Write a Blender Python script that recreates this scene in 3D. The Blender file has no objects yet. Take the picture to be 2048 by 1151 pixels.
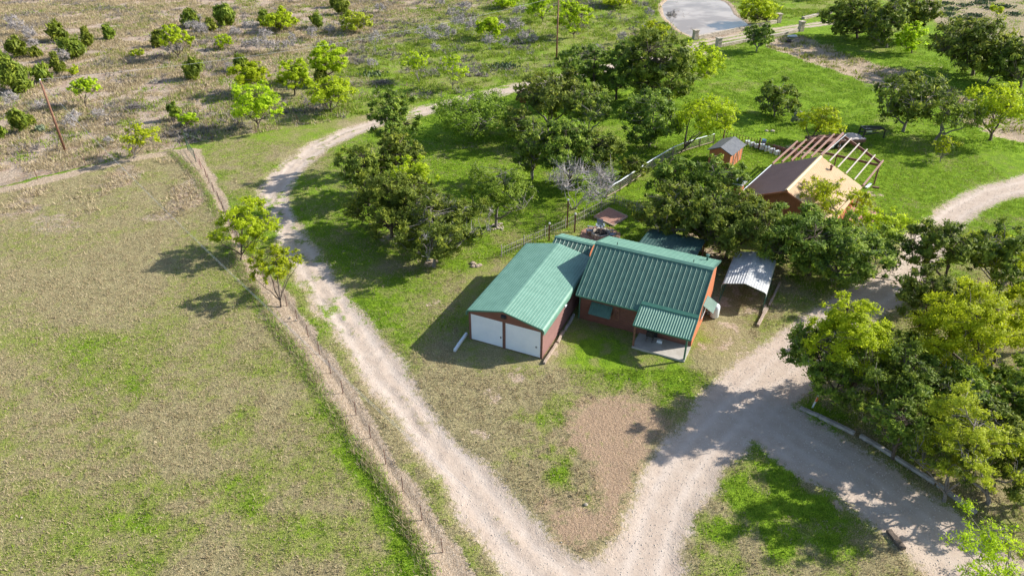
import bpy, math, random
import numpy as np
from mathutils import Vector, Matrix

# ------------------------------------------------------------------ camera, sky, sun
SC = bpy.context.scene
COL = SC.collection
FPX, NAD, CAMH = 1440.0, 2225.0, 36.0
PITCH = math.atan(FPX / NAD)
cd = bpy.data.cameras.new('camera'); cam = bpy.data.objects.new('camera', cd); COL.objects.link(cam)
cam.location = (0, 0, CAMH); cam.rotation_euler = (math.pi / 2 - PITCH, 0, 0)
cd.sensor_width = 36.0; cd.lens = 36.0 * FPX / 2048.0; cd.clip_start = 0.5; cd.clip_end = 3000
SC.camera = cam
SUN_EL, SUN_AZ = math.radians(31.5), math.radians(77)     # azimuth clockwise from +Y
w = bpy.data.worlds.new('World'); SC.world = w; w.use_nodes = True
nt = w.node_tree; nt.nodes.clear()
wo = nt.nodes.new('ShaderNodeOutputWorld'); bg = nt.nodes.new('ShaderNodeBackground'); sk = nt.nodes.new('ShaderNodeTexSky')
sk.sky_type = 'NISHITA'; sk.sun_disc = False; sk.sun_elevation = SUN_EL; sk.sun_rotation = SUN_AZ
bg.inputs[1].default_value = 0.12
nt.links.new(sk.outputs[0], bg.inputs[0]); nt.links.new(bg.outputs[0], wo.inputs[0])
sl = bpy.data.lights.new('sun', 'SUN'); sl.energy = 5.0; sl.angle = math.radians(0.5); sl.color = (1.0, 0.945, 0.85)
so = bpy.data.objects.new('sun', sl); COL.objects.link(so)
sdir = Vector((math.sin(SUN_AZ) * math.cos(SUN_EL), math.cos(SUN_AZ) * math.cos(SUN_EL), math.sin(SUN_EL)))
so.rotation_euler = sdir.to_track_quat('Z', 'Y').to_euler(); so.location = (80, 30, 60)
SC.view_settings.view_transform = 'Standard'; SC.view_settings.look = 'None'
SC.view_settings.gamma = 1.0; SC.view_settings.exposure = 0.70
SC.cycles.max_bounces = 6; SC.cycles.transparent_max_bounces = 4

# ------------------------------------------------------------------ measuring: a pixel of the survey photo -> point on the plane z
_c, _s = math.cos(PITCH), math.sin(PITCH)
def G(px, py, z=0.0):
    a = (px - 1024) / FPX; b = (py - 575.5) / FPX
    d = (a, _c - b * _s, -_s - b * _c); t = (z - CAMH) / d[2]
    return Vector((d[0] * t, d[1] * t, z))
def depth(P): return P[1] * _c - (P[2] - CAMH) * _s

# ------------------------------------------------------------------ object helpers
def tag(o, label=None, cat=None, group=None, kind=None):
    if label: o['label'] = label
    if cat: o['category'] = cat
    if group: o['group'] = group
    if kind: o['kind'] = kind
    return o
def thing(name, label, cat, loc=(0, 0, 0), rotz=0.0, group=None):
    o = bpy.data.objects.new(name, None); COL.objects.link(o)
    o.location = loc; o.rotation_euler = (0, 0, rotz); o.empty_display_size = 0.3
    return tag(o, label, cat, group)
def np_obj(name, V, F, mat, parent=None, tint=None, smooth=False):
    V = np.asarray(V, dtype=np.float32).reshape(-1, 3)
    if isinstance(F, list): arrs = [np.asarray(f, dtype=np.int32) for f in F if len(f)]
    else: arrs = [F.astype(np.int32)]
    me = bpy.data.meshes.new(name)
    me.vertices.add(len(V)); me.vertices.foreach_set('co', V.ravel())
    nl = sum(a.size for a in arrs); npol = sum(len(a) for a in arrs)
    me.loops.add(nl); me.polygons.add(npol)
    me.loops.foreach_set('vertex_index', np.concatenate([a.ravel() for a in arrs]))
    tot = np.concatenate([np.full(len(a), a.shape[1], dtype=np.int32) for a in arrs])
    me.polygons.foreach_set('loop_start', np.concatenate([[0], np.cumsum(tot)[:-1]]).astype(np.int32))
    me.polygons.foreach_set('use_smooth', np.full(npol, smooth))
    me.update(calc_edges=True)
    if tint is not None:
        at = me.attributes.new('tint', 'FLOAT', 'FACE'); at.data.foreach_set('value', np.asarray(tint, dtype=np.float32))
    me.materials.append(mat)
    o = bpy.data.objects.new(name, me); COL.objects.link(o)
    if parent: o.parent = parent
    return o
class MB:
    """collects shapes and links them as ONE mesh object"""
    def __init__(s): s.v = []; s.f = []
    def add(s, V, F):
        n = len(s.v); s.v += [tuple(p) for p in V]; s.f += [tuple(i + n for i in f) for f in F]; return s
    def box(s, x0, y0, z0, x1, y1, z1):
        V = [(x0, y0, z0), (x1, y0, z0), (x1, y1, z0), (x0, y1, z0), (x0, y0, z1), (x1, y0, z1), (x1, y1, z1), (x0, y1, z1)]
        return s.add(V, [(3, 2, 1, 0), (4, 5, 6, 7), (0, 1, 5, 4), (1, 2, 6, 5), (2, 3, 7, 6), (3, 0, 4, 7)])
    def bar(s, A, B, wd, ht, up=(0, 0, 1)):
        A = Vector(A); B = Vector(B); d = (B - A).normalized(); u = Vector(up)
        if abs(d.dot(u)) > .97: u = Vector((1, 0, 0))
        sx = d.cross(u).normalized() * wd / 2; uy = sx.cross(d).normalized() * ht / 2
        V = [A - sx - uy, A + sx - uy, A + sx + uy, A - sx + uy, B - sx - uy, B + sx - uy, B + sx + uy, B - sx + uy]
        return s.add(V, [(3, 2, 1, 0), (4, 5, 6, 7), (0, 1, 5, 4), (1, 2, 6, 5), (2, 3, 7, 6), (3, 0, 4, 7)])
    def tube(s, pts, rads, n=8, cap=True):
        pts = [Vector(p) for p in pts]
        if not hasattr(rads, '__len__'): rads = [rads] * len(pts)
        V = []
        for i, p in enumerate(pts):
            d = (pts[min(i + 1, len(pts) - 1)] - pts[max(i - 1, 0)]).normalized()
            a = d.cross(Vector((0, 0, 1)));
            if a.length < .05: a = d.cross(Vector((1, 0, 0)))
            a.normalize(); b = d.cross(a)
            for k in range(n):
                t = 2 * math.pi * k / n; V.append(p + (a * math.cos(t) + b * math.sin(t)) * rads[i])
        F = [(i * n + k, i * n + (k + 1) % n, (i + 1) * n + (k + 1) % n, (i + 1) * n + k) for i in range(len(pts) - 1) for k in range(n)]
        if cap: F += [tuple(range(n))[::-1], tuple((len(pts) - 1) * n + k for k in range(n))]
        return s.add(V, F)
    def prism(s, poly, O, U, Vv, D):
        """2-D polygon in the plane O,U,V pushed along D"""
        O = Vector(O); U = Vector(U); Vv = Vector(Vv); D = Vector(D); n = len(poly)
        A = [O + U * p[0] + Vv * p[1] for p in poly]; B = [a + D for a in A]
        F = [(i, (i + 1) % n, n + (i + 1) % n, n + i) for i in range(n)] + [tuple(range(n))[::-1], tuple(range(n, 2 * n))]
        return s.add(A + B, F)
    def ribs(s, O, U, L, N, width, pitch=.3, h=.03, rw=.07, th=.015, minor=0, off=0.0):
        """ribbed metal sheet: width along unit U, length vector L, normal N"""
        O = Vector(O); U = Vector(U).normalized(); L = Vector(L); N = Vector(N).normalized()
        pr = [(0, 0)]; x = pitch / 2 + off
        while x + rw < width:
            pr += [(x - rw, 0), (x - rw * .35, h), (x + rw * .35, h), (x + rw, 0)]
            if minor:
                for k in range(1, minor + 1):
                    xm = x + pitch * k / (minor + 1)
                    if xm + .04 < width: pr += [(xm - .03, 0), (xm, h * .35), (xm + .03, 0)]
            x += pitch
        pr += [(width, 0)]
        pr = pr + [(width, -th), (0, -th)]
        return s.prism(pr, O, U, N, L)
    def build(s, name, mat, parent=None, smooth=False):
        me = bpy.data.meshes.new(name); me.from_pydata(s.v, [], s.f); me.validate()
        import bmesh
        bm = bmesh.new(); bm.from_mesh(me); bmesh.ops.recalc_face_normals(bm, faces=bm.faces); bm.to_mesh(me); bm.free()
        if smooth: me.polygons.foreach_set('use_smooth', [True] * len(me.polygons))
        me.materials.append(mat)
        o = bpy.data.objects.new(name, me); COL.objects.link(o)
        if parent: o.parent = parent
        return o

# ------------------------------------------------------------------ materials
def new_mat(name):
    m = bpy.data.materials.new(name); m.use_nodes = True; t = m.node_tree; t.nodes.clear()
    out = t.nodes.new('ShaderNodeOutputMaterial'); return m, t, out
class NT:
    def __init__(s, t): s.t = t
    def n(s, ty, **kw):
        x = s.t.nodes.new(ty)
        for k, v in kw.items(): setattr(x, k, v)
        return x
    def l(s, a, b): s.t.links.new(a, b)
    def noise(s, vec, scale, det=4, rough=.6, out=0, dist=0):
        x = s.n('ShaderNodeTexNoise'); x.inputs['Scale'].default_value = scale; x.inputs['Detail'].default_value = det
        x.inputs['Roughness'].default_value = rough; x.inputs['Distortion'].default_value = dist
        s.l(vec, x.inputs['Vector']); return x.outputs[out]
    def math(s, op, a, b=None, clamp=False):
        x = s.n('ShaderNodeMath', operation=op); x.use_clamp = clamp
        for i, q in enumerate((a, b)):
            if q is None: continue
            if isinstance(q, (int, float)): x.inputs[i].default_value = q
            else: s.l(q, x.inputs[i])
        return x.outputs[0]
    def ramp(s, f, lo, hi, a=0.0, b=1.0):
        x = s.n('ShaderNodeMapRange', interpolation_type='SMOOTHSTEP'); s.l(f, x.inputs[0])
        for i, q in enumerate((lo, hi, a, b)): x.inputs[i + 1].default_value = q
        return x.outputs[0]
    def mix(s, f, a, b, mode='MIX'):
        x = s.n('ShaderNodeMix', data_type='RGBA', blend_type=mode)
        for i, q in ((0, f), (6, a), (7, b)):
            if isinstance(q, (int, float)): x.inputs[i].default_value = q
            elif isinstance(q, tuple): x.inputs[i].default_value = (*q, 1)
            else: s.l(q, x.inputs[i])
        return x.outputs[2]
    def bump(s, h, strength, dist=.05):
        x = s.n('ShaderNodeBump'); x.inputs['Strength'].default_value = strength; x.inputs['Distance'].default_value = dist
        s.l(h, x.inputs['Height']); return x.outputs[0]
def surf(name, c1, c2, scale=3.0, rough=.7, metal=0.0, bump=.2, spec=.5, streak=None, fine=30.0):
    """weathered painted / wooden / stone surface"""
    m, t, out = new_mat(name); q = NT(t)
    tc = q.n('ShaderNodeTexCoord').outputs['Object']
    vec = tc
    if streak:
        mp = q.n('ShaderNodeMapping'); mp.inputs['Scale'].default_value = streak; q.l(tc, mp.inputs[0]); vec = mp.outputs[0]
    a = q.noise(vec, scale, 5, .65); b = q.noise(tc, fine, 3, .6)
    f = q.math('ADD', q.math('MULTIPLY', a, .7), q.math('MULTIPLY', b, .3)); f = q.ramp(f, .34, .66)
    p = q.n('ShaderNodeBsdfPrincipled'); q.l(q.mix(f, c1, c2), p.inputs['Base Color'])
    p.inputs['Roughness'].default_value = rough; p.inputs['Metallic'].default_value = metal; p.inputs['Specular IOR Level'].default_value = spec
    if bump: q.l(q.bump(f, bump, .03), p.inputs['Normal'])
    q.l(p.outputs[0], out.inputs[0]); return m
def leafmat(name, dark, mid, light, trans=.3):
    m, t, out = new_mat(name); q = NT(t)
    at = q.n('ShaderNodeAttribute'); at.attribute_name = 'tint'
    c = q.mix(q.ramp(at.outputs['Fac'], 0, .5), dark, mid); c = q.mix(q.ramp(at.outputs['Fac'], .5, 1.0), c, light)
    oi = q.n('ShaderNodeObjectInfo')
    hs = q.n('ShaderNodeHueSaturation'); q.l(c, hs.inputs['Color'])
    q.l(q.ramp(oi.outputs['Random'], 0, 1, .487, .512), hs.inputs['Hue']); q.l(q.ramp(oi.outputs['Random'], 0, 1, .86, 1.12), hs.inputs['Value'])
    d = q.n('ShaderNodeBsdfPrincipled'); q.l(hs.outputs[0], d.inputs['Base Color']); d.inputs['Roughness'].default_value = .6; d.inputs['Specular IOR Level'].default_value = .25
    tr = q.n('ShaderNodeBsdfTranslucent'); q.l(hs.outputs[0], tr.inputs[0])
    mx = q.n('ShaderNodeMixShader'); mx.inputs[0].default_value = trans; q.l(d.outputs[0], mx.inputs[1]); q.l(tr.outputs[0], mx.inputs[2])
    q.l(mx.outputs[0], out.inputs[0]); return m
M = dict(
    cedar=leafmat('cedar_foliage', (.055, .095, .018), (.19, .265, .036), (.46, .53, .06), .40),
    juniper=leafmat('juniper_foliage', (.07, .115, .018), (.21, .275, .028), (.40, .44, .05), .35),
    oak=leafmat('oak_foliage', (.09, .14, .02), (.25, .34, .035), (.44, .54, .06), .42),
    mesq=leafmat('mesquite_foliage', (.24, .32, .016), (.48, .60, .02), (.66, .76, .04), .5),
    yellow=leafmat('yellow_foliage', (.24, .28, .02), (.44, .50, .03), (.62, .66, .07), .42),
    rustleaf=leafmat('rusty_foliage', (.10, .05, .03), (.22, .10, .06), (.30, .17, .10), .2),
    sage=leafmat('sage_foliage', (.12, .15, .10), (.22, .26, .16), (.32, .36, .24), .2),
    grass=leafmat('grass_blades', (.13, .24, .02), (.25, .38, .035), (.42, .50, .09), .35),
    straw=leafmat('straw_blades', (.30, .24, .13), (.48, .40, .24), (.68, .58, .38), .3),
    bark=surf('bark', (.06, .045, .035), (.17, .13, .10), 6, .9, bump=.5),
    greybark=surf('grey_bark', (.13, .11, .10), (.30, .27, .25), 6, .9, bump=.4),
    deadwood=surf('dead_wood', (.28, .25, .24), (.52, .48, .46), 6, .9, bump=.4),
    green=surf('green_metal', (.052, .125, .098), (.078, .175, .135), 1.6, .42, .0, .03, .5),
    green_shade=surf('green_metal_shaded', (.02, .06, .055), (.035, .085, .075), 1.6, .5, .0, .03, .5),  # tree shade over the patio cover put into the green
    green_lt=surf('green_metal_pale', (.115, .245, .185), (.155, .305, .235), 1.4, .45, .0, .03, .5),
    trim=surf('green_trim', (.055, .17, .12), (.07, .20, .145), 1, .4, .0, .03, .5),
    redbrown=surf('red_brown_siding', (.15, .062, .045), (.20, .085, .06), 1.5, .6, 0, .05),
    mauve=surf('mauve_metal_siding', (.20, .10, .09), (.25, .13, .115), 1.0, .5, 0, .03),
    white=surf('white_paint', (.70, .75, .79), (.78, .82, .85), .8, .45, 0, .02),  # cool white: blue skylight on the garage doors put into the colour
    concrete=surf('concrete', (.36, .33, .29), (.48, .45, .41), 1.2, .85, 0, .1),
    wood=surf('weathered_timber', (.26, .19, .14), (.48, .39, .31), 3, .9, 0, .4, streak=(1, 6, 6)),
    greywood=surf('grey_timber', (.22, .20, .18), (.44, .41, .38), 3, .9, 0, .4),
    polewood=surf('treated_pole', (.16, .07, .045), (.26, .13, .08), 4, .8, 0, .3),
    rust=surf('rusty_steel', (.13, .06, .045), (.20, .10, .075), 5, .75, 0, .2),
    primer=surf('red_primer_steel', (.30, .17, .14), (.38, .23, .19), 2, .6, 0, .1),
    galv=surf('galvanised_steel', (.55, .56, .58), (.76, .77, .78), 2, .35, .35, .05),
    dark=surf('dark_steel', (.02, .02, .022), (.045, .045, .05), 3, .4, .2, .1),
    black=surf('black_rubber', (.015, .015, .015), (.03, .03, .03), 4, .8),
    shingle=surf('grey_shingles', (.10, .11, .13), (.15, .16, .18), 3, .9, 0, .3),
    redwall=surf('barn_red_boards', (.42, .13, .055), (.52, .18, .08), 2, .75, 0, .2, streak=(4, 4, .4)),
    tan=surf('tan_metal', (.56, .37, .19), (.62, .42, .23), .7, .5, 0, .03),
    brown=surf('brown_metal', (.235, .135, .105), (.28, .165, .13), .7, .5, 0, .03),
    brick=surf('red_pavers', (.30, .15, .11), (.42, .24, .18), 5, .9, 0, .3),
    stone=surf('limestone', (.30, .25, .19), (.58, .51, .42), 4, .95, 0, .8, fine=9),
    orange=surf('orange_sheet', (.75, .16, .03), (.8, .2, .05), 1, .5, 0, 0),
    charcoal=surf('charcoal', (.012, .012, .012), (.05, .045, .04), 8, .95, 0, .6),
    blue=surf('blue_plastic', (.10, .22, .34), (.15, .28, .40), 2, .5, 0, .02),
    grey=surf('grey_plastic', (.20, .24, .30), (.30, .34, .40), 2, .6, 0, .05),
    tarp=surf('pale_tarp', (.42, .36, .34), (.55, .48, .45), 2, .7, 0, .3),
    cactus=leafmat('cactus_pads', (.05, .09, .04), (.10, .15, .07), (.17, .21, .11), .05),
    green_post=surf('green_steel', (.03, .07, .045), (.06, .11, .07), 3, .6, 0, .1),
)

# ------------------------------------------------------------------ ground masks (world space; boundaries surveyed as polygons)
def P2(pts): return np.array([[G(*p).x, G(*p).y] for p in pts])
def sd_poly(X, Y, poly):
    d = np.full(X.shape, 1e9); inside = np.zeros(X.shape, bool); n = len(poly)
    for i in range(n):
        ax, ay = poly[i]; bx, by = poly[(i + 1) % n]; ex, ey = bx - ax, by - ay
        t = np.clip(((X - ax) * ex + (Y - ay) * ey) / (ex * ex + ey * ey + 1e-9), 0, 1)
        d = np.minimum(d, (X - ax - t * ex) ** 2 + (Y - ay - t * ey) ** 2)
        c = (ay > Y) != (by > Y)
        xi = ax + (Y - ay) / (by - ay + 1e-12) * ex
        inside ^= c & (X < xi)
    d = np.sqrt(d); return np.where(inside, -d, d)
def sd_line(X, Y, pts, wd):
    d = np.full(X.shape, 1e9)
    for i in range(len(pts) - 1):
        ax, ay = pts[i]; bx, by = pts[i + 1]; ex, ey = bx - ax, by - ay
        t = np.clip(((X - ax) * ex + (Y - ay) * ey) / (ex * ex + ey * ey + 1e-9), 0, 1)
        r = wd[i] + (wd[i + 1] - wd[i]) * t if hasattr(wd, '__len__') else wd
        d = np.minimum(d, np.sqrt((X - ax - t * ex) ** 2 + (Y - ay - t * ey) ** 2) - r)
    return d
_rng = np.random.default_rng(5)
_tab = _rng.random((256, 256))
def vn(X, Y, s, k=0):
    x = X / s + 37.7 * k; y = Y / s + 91.3 * k; xi = np.floor(x).astype(int); yi = np.floor(y).astype(int)
    fx = x - xi; fy = y - yi; fx = fx * fx * (3 - 2 * fx); fy = fy * fy * (3 - 2 * fy)
    g = lambda a, b: _tab[(xi + a) % 256, (yi + b) % 256]
    return (g(0, 0) * (1 - fx) + g(1, 0) * fx) * (1 - fy) + (g(0, 1) * (1 - fx) + g(1, 1) * fx) * fy
def fbm(X, Y, s, k=0, o=4):
    r = 0; a = .5; t = 0
    for i in range(o): r = r + a * vn(X, Y, s, k + i * 3); t += a; a *= .55; s *= .47
    return r / t
def edge_road(up, upw, pairs):
    c = [G(*p) for p in up]; w_ = list(upw)
    m = [(G((a + b) / 2, y), G(b, y).x - G(a, y).x) for y, a, b in pairs]
    for k, (p, dx) in enumerate(m):
        q0, q1 = m[max(k - 1, 0)][0], m[min(k + 1, len(m) - 1)][0]; d = (q1 - q0).normalized(); c.append(p); w_.append(dx / 2 * abs(d.y))
    return np.array([[p.x, p.y] for p in c]), w_
DRIVE_L, DRIVE_LW = edge_road([(1385, 102), (1300, 118), (1200, 138), (1100, 160), (1000, 182), (900, 205), (830, 224), (745, 248), (690, 266), (640, 290), (600, 320)], [2.3, 2.0, 1.8, 1.8, 1.8, 1.6, 1.5, 1.5, 1.6, 1.6, 1.6],
    [(352, 536, 596), (384, 521, 577), (410, 526, 577), (430, 540, 590), (470, 549, 606), (520, 575, 648), (560, 598, 674), (590, 612, 695), (640, 652, 732), (690, 688, 773), (750, 728, 820), (800, 772, 855), (851, 811, 885), (908, 845, 938), (954, 871, 992), (1001, 904, 1030), (1050, 938, 1075), (1100, 970, 1120), (1180, 1020, 1240)])
DRIVE_R = P2([(2300, 300), (2140, 345), (2048, 370), (1985, 385), (1925, 415), (1870, 460), (1838, 505), (1815, 550), (1770, 580), (1690, 625), (1610, 690), (1545, 750), (1470, 822), (1392, 905), (1336, 990), (1305, 1080), (1275, 1180)])
DRIVE_RW = [2.2, 2.1, 1.8, 1.6, 1.6, 1.6, 1.7, 1.9, 2.0, 2.1, 2.3, 2.7, 2.6, 2.2, 1.9, 1.9, 2.6]
LOOP = P2([(1500, 800), (1590, 875), (1680, 930), (1760, 985), (1840, 1045), (1910, 1100), (1985, 1160), (2080, 1230)]); LOOP_W = [2.8, 2.7, 2.5, 2.5, 2.5, 2.6, 2.8, 3.2]
APRON = P2([(1030, 1085), (1060, 1100), (1110, 1112), (1170, 1116), (1215, 1104), (1260, 1080), (1340, 1090), (1350, 1230), (1000, 1230)])
GATE_R = P2([(1385, 92), (1440, 78), (1520, 64), (1600, 52), (1660, 45), (1740, 40), (1850, 30)])
STRIP = P2([(345, 300), (398, 296), (420, 335), (438, 372), (460, 430), (490, 500), (520, 545), (560, 562), (600, 620), (645, 685), (692, 750), (742, 830), (790, 905), (850, 1000), (905, 1085), (955, 1160), (1010, 1240),
            (920, 1240), (872, 1155), (828, 1060), (780, 975), (722, 893), (680, 832), (640, 765), (600, 702), (560, 652), (518, 632), (524, 600), (500, 560), (478, 520), (455, 462), (425, 400), (395, 345)])
PATH = P2([(-120, 402), (0, 380), (60, 368), (130, 350), (200, 332), (270, 316), (345, 303), (385, 300)])
MULCH = P2([(1120, 880), (1150, 805), (1220, 785), (1290, 792), (1345, 845), (1330, 900), (1285, 950), (1262, 1005), (1235, 1070), (1160, 1098), (1085, 1085), (1055, 1030), (1080, 985), (1140, 1005), (1190, 995), (1180, 935), (1145, 900)])
CREEK = P2([(1535, 78), (1605, 70), (1640, 88), (1700, 103), (1760, 125), (1830, 148), (1895, 172), (1935, 192), (1960, 230), (2048, 240), (2100, 260), (2080, 300), (1990, 270), (1930, 235), (1880, 200), (1800, 185), (1740, 165), (1690, 152), (1630, 130), (1580, 112), (1540, 98)])
POND = P2([(1338, -7), (1322, 10), (1326, 30), (1340, 45), (1360, 62), (1388, 74), (1430, 76), (1470, 66), (1500, 50), (1490, 40), (1470, 28), (1462, 12), (1452, 3), (1430, -5), (1380, -9)])
FIELD = P2([(-400, 420), (0, 380), (200, 332), (345, 303), (395, 345), (425, 400), (478, 520), (500, 560), (524, 600), (560, 652), (640, 765), (722, 893), (828, 1060), (920, 1240), (-900, 1400)])
SCRUB = P2([(-900, 440), (0, 372), (200, 325), (345, 296), (395, 284), (560, 258), (700, 234), (840, 205), (960, 178), (1100, 140), (1330, 90), (1385, 72), (1470, 52), (1660, 25), (1850, -30), (1850, -240), (-2500, -240)])
SCRUB_R = P2([(1850, -240), (1850, 20), (1900, 75), (1960, 110), (2100, 140), (2500, 200), (4000, 200), (4000, -240)])
BARE = [(G(1245, 960), .9), (G(760, 355), 1.0), (G(980, 352), 1.0), (G(930, 290), 1.3), (G(1295, 288), 1.6), (G(992, 452), 1.0), (G(868, 534), 1.2), (G(786, 478), 1.2), (G(995, 545), .5), (G(1440, 650), 1.2), (G(1400, 700), .9),
        (G(1475, 600), 2.0), (G(1490, 575), 1.8), (G(1420, 500), 2.0), (G(1400, 470), 2.4), (G(1330, 400), 2.0), (G(1300, 435), 1.6), (G(870, 605), .8), (G(1040, 740), 1.1), (G(990, 790), 1.0), (G(960, 860), 1.0), (G(1800, 1090), .8), (G(2040, 250), 3), (G(1680, 1000), .5),
        (G(1600, 300), 1.4), (G(1580, 290), 1.4), (G(1745, 385), .9), (G(1430, 600), 1.4), (G(1530, 700), 1.2), (G(1650, 130), 2.0), (G(1870, 130), 1.5), (G(1500, 680), 1.4), (G(1110, 690), 1.0), (G(1120, 660), .8), (G(1130, 640), .8), (G(1460, 690), 1.6)]
LUSH = [(G(*p), r, k) for p, r, k in [((150, 745), 2.4, .8), ((270, 770), 1.8, .6), ((490, 835), 1.2, .8), ((500, 1000), 2.2, .9), ((350, 1040), 3.0, .8), ((220, 830), 2.5, .7), ((180, 1140), 2.0, .7), ((700, 1030), 2.5, .7), ((320, 960), 2, .6),
        ((430, 880), 1.5, .5), ((80, 900), 1.5, .3), ((760, 1120), 2.5, .8), ((580, 1100), 2, .5), ((640, 900), 2, .5)]]
LUSH += [(G(*p), r, k) for p, r, k in [((1470, 1000), 2.4, .8), ((1450, 1110), 2.6, .6), ((1560, 1100), 2.8, .6), ((1130, 900), 1.5, .8), ((1120, 830), 2.0, .7), ((1600, 1000), 2.6, .9), ((1700, 1060), 2.2, .7), ((1520, 1040), 2.5, .5), ((1660, 860), 2.5, .9), ((1580, 950), 2, .6), ((1090, 900), 1.5, .5), ((1640, 530), 4, .6)]]
LUSH += [(G(*p), r, k) for p, r, k in [((1100, 860), 2.2, .8), ((1060, 960), 1.6, .7), ((1145, 960), 1.4, 1), ((1250, 760), 2.6, .9), ((1330, 800), 2.0, .9), ((1180, 700), 2.2, .7), ((1360, 760), 1.6, .8), ((700, 600), 2.5, .5), ((760, 620), 2.5, .5), ((850, 470), 5, .5)]]
def masks(X, Y):
    wob = (fbm(X, Y, 3.0, 1) - .5)
    wx, wy = X + (fbm(X, Y, 2.2, 2) - .5) * 1.1, Y + (fbm(X, Y, 2.2, 5) - .5) * 1.1
    dr = np.minimum.reduce([sd_line(wx, wy, DRIVE_L, DRIVE_LW), sd_line(wx, wy, DRIVE_R, DRIVE_RW), sd_line(wx, wy, LOOP, LOOP_W), sd_poly(wx, wy, APRON)])
    gr = sd_line(wx, wy, GATE_R, 1.5)
    mid = np.abs(sd_line(X, Y, GATE_R, 0)); cen = np.exp(-(mid / .45) ** 2) * (sd_line(X, Y, GATE_R, 1.5) < .5)
    cen2 = np.exp(-(sd_line(X, Y, DRIVE_L, 0) / .45) ** 2) * np.clip((fbm(X, Y, 2.5, 9) - .40) * 4, 0, 1)
    w1 = .85 + .9 * np.clip((Y - 60) / 120, 0, 1)
    gravel = np.clip(.5 - np.minimum(dr, gr) / (2 * w1), 0, 1) * (1 - .62 * cen) * (1 - .5 * cen2) * (1 - .55 * np.clip((fbm(X, Y, 1.7, 81) - .52) * 5, 0, 1) * np.clip((Y - 30) / 30, .1, 1) * np.clip((dr + 1.9) / .9, 0, 1) * (X < 12)) * (1 - .25 * np.clip((fbm(X, Y, .9, 85) - .55) * 6, 0, 1) * (X < 0) * (Y > 45))
    strip = np.minimum(sd_poly(wx, wy, STRIP), sd_line(wx, wy, PATH, .85)); creek = sd_poly(X + (fbm(X, Y, 4, 51) - .5) * 7, Y + (fbm(X, Y, 4, 55) - .5) * 7, CREEK)
    dirt = np.clip(.5 - strip / 1.0, 0, 1)
    dirt = np.maximum(dirt, np.clip(.5 - creek / 3.0, 0, 1) * np.clip(1.25 - 2.6 * np.clip(fbm(X, Y, 2.2, 61) - .5, 0, 1) - .35 * (Y < 105), .3, 1))
    margin = np.exp(-np.clip(dr - .1, 0, 9) / .9) * .5 * (dr > -.3) * (.5 + .9 * fbm(X, Y, 2.0, 12))
    dirt = np.maximum(dirt, margin)
    pd = sd_poly(X, Y, POND); dirt = np.maximum(dirt, np.clip(1 - np.abs(pd) / 1.6, 0, 1) * .9)
    bx, by = X + (fbm(X, Y, 2.6, 131) - .5) * 3.2, Y + (fbm(X, Y, 2.6, 135) - .5) * 3.2; bn = np.clip((fbm(X, Y, .8, 139) - .28) * 2.6, 0, 1.1)
    for c, r in BARE: dirt = np.maximum(dirt, .82 * bn * np.exp(-(((bx - c.x) ** 2 + (by - c.y) ** 2) / (r * r * 1.25)) ** 1.0))
    mulch = np.clip(.5 - sd_poly(wx, wy, MULCH) / 4.6, 0, .95) * (.75 + .5 * fbm(X, Y, 2.2, 161)) * (1 - gravel)
    field = sd_poly(wx, wy, FIELD) < 0; sr = sd_poly(wx, wy, SCRUB); scrub = sr < 0; scr = sd_poly(X, Y, SCRUB_R) < 0
    n1 = fbm(X, Y, 9, 3); n2 = fbm(X, Y, 3.0, 7)
    # lushness: pasture low with patches, yard medium, far lawn high
    lush = np.where(field, .20 + .20 * np.clip((n1 - .5) * 4, -1, 1) + .26 * np.clip((n2 - .5) * 3, -1, 1) * np.clip((75 - Y) / 45, .3, 1), 0)
    yard = .42 + .44 * np.clip((Y - 56) / 30, -.55, .75) + 1.0 * (n2 - .5) + .7 * (n1 - .5)
    yard = yard - .25 * np.exp(-((X + 2) / 9) ** 2 - ((Y - 42) / 6) ** 2)
    yard = np.where((X > 18) & (Y > 60), yard + .10 + .5 * (fbm(X, Y, 6, 111) - .5), yard)
    yard = yard - .45 * np.clip(1 - sd_line(X, Y, P2([(420, 330), (470, 330), (540, 300), (640, 268), (760, 232)]), 1.0) / 9, 0, 1) * (X < -14)
    lush = np.where(~field & ~scrub & ~scr, yard, lush)
    right = np.clip((X + 62 - np.clip(Y - 130, 0, 60) * .5) / 42, 0, 1)
    lush = np.where(scrub, .04 + .55 * right + .6 * (n1 - .5) + .6 * (n2 - .5), lush)
    lush = np.where(scr, .12 + .3 * (n1 - .5), lush)
    for c, r, k in LUSH: lush = lush + (.40 + .2 * (X > -6)) * k * np.exp(-((wx - c.x) ** 2 + (wy - c.y) ** 2) / (r * r * 1.5)) * np.clip((fbm(X, Y, 1.6, 33) - .32) * 3.2, 0, 1.3)
    se = sd_poly(wx, wy, STRIP)
    lush = np.where(field & (Y < 46) & (X > -22), lush + .75 * np.clip(1 - np.abs(se - .7) / 1.3, 0, 1) * np.clip((44 - Y) / 10, .0, 1), lush)
    lush = np.where(field, lush + .35 * np.clip(1 - se / 1.0, 0, 1) * (Y > 42), lush)
    straw = np.where(scrub, np.clip(1.1 - right * 1.05 + (n2 - .5) * 1.3, 0, 1), np.where(scr, .5, 0))
    straw = np.maximum(straw, np.where(field, np.clip((Y - 52) / 20, 0, 1) * np.clip((fbm(X, Y, 5, 15) - .47) * 4, 0, .65), 0))
    lush = np.clip(lush, 0, 1.15)
    z = (fbm(X, Y, 1.1, 20, 3) - .5) * .10 * (1 - gravel) + (fbm(X, Y, .5, 25, 2) - .5) * .05 * np.where(scrub, 2.5, 1) * (1 - .8 * gravel) - .05
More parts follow.
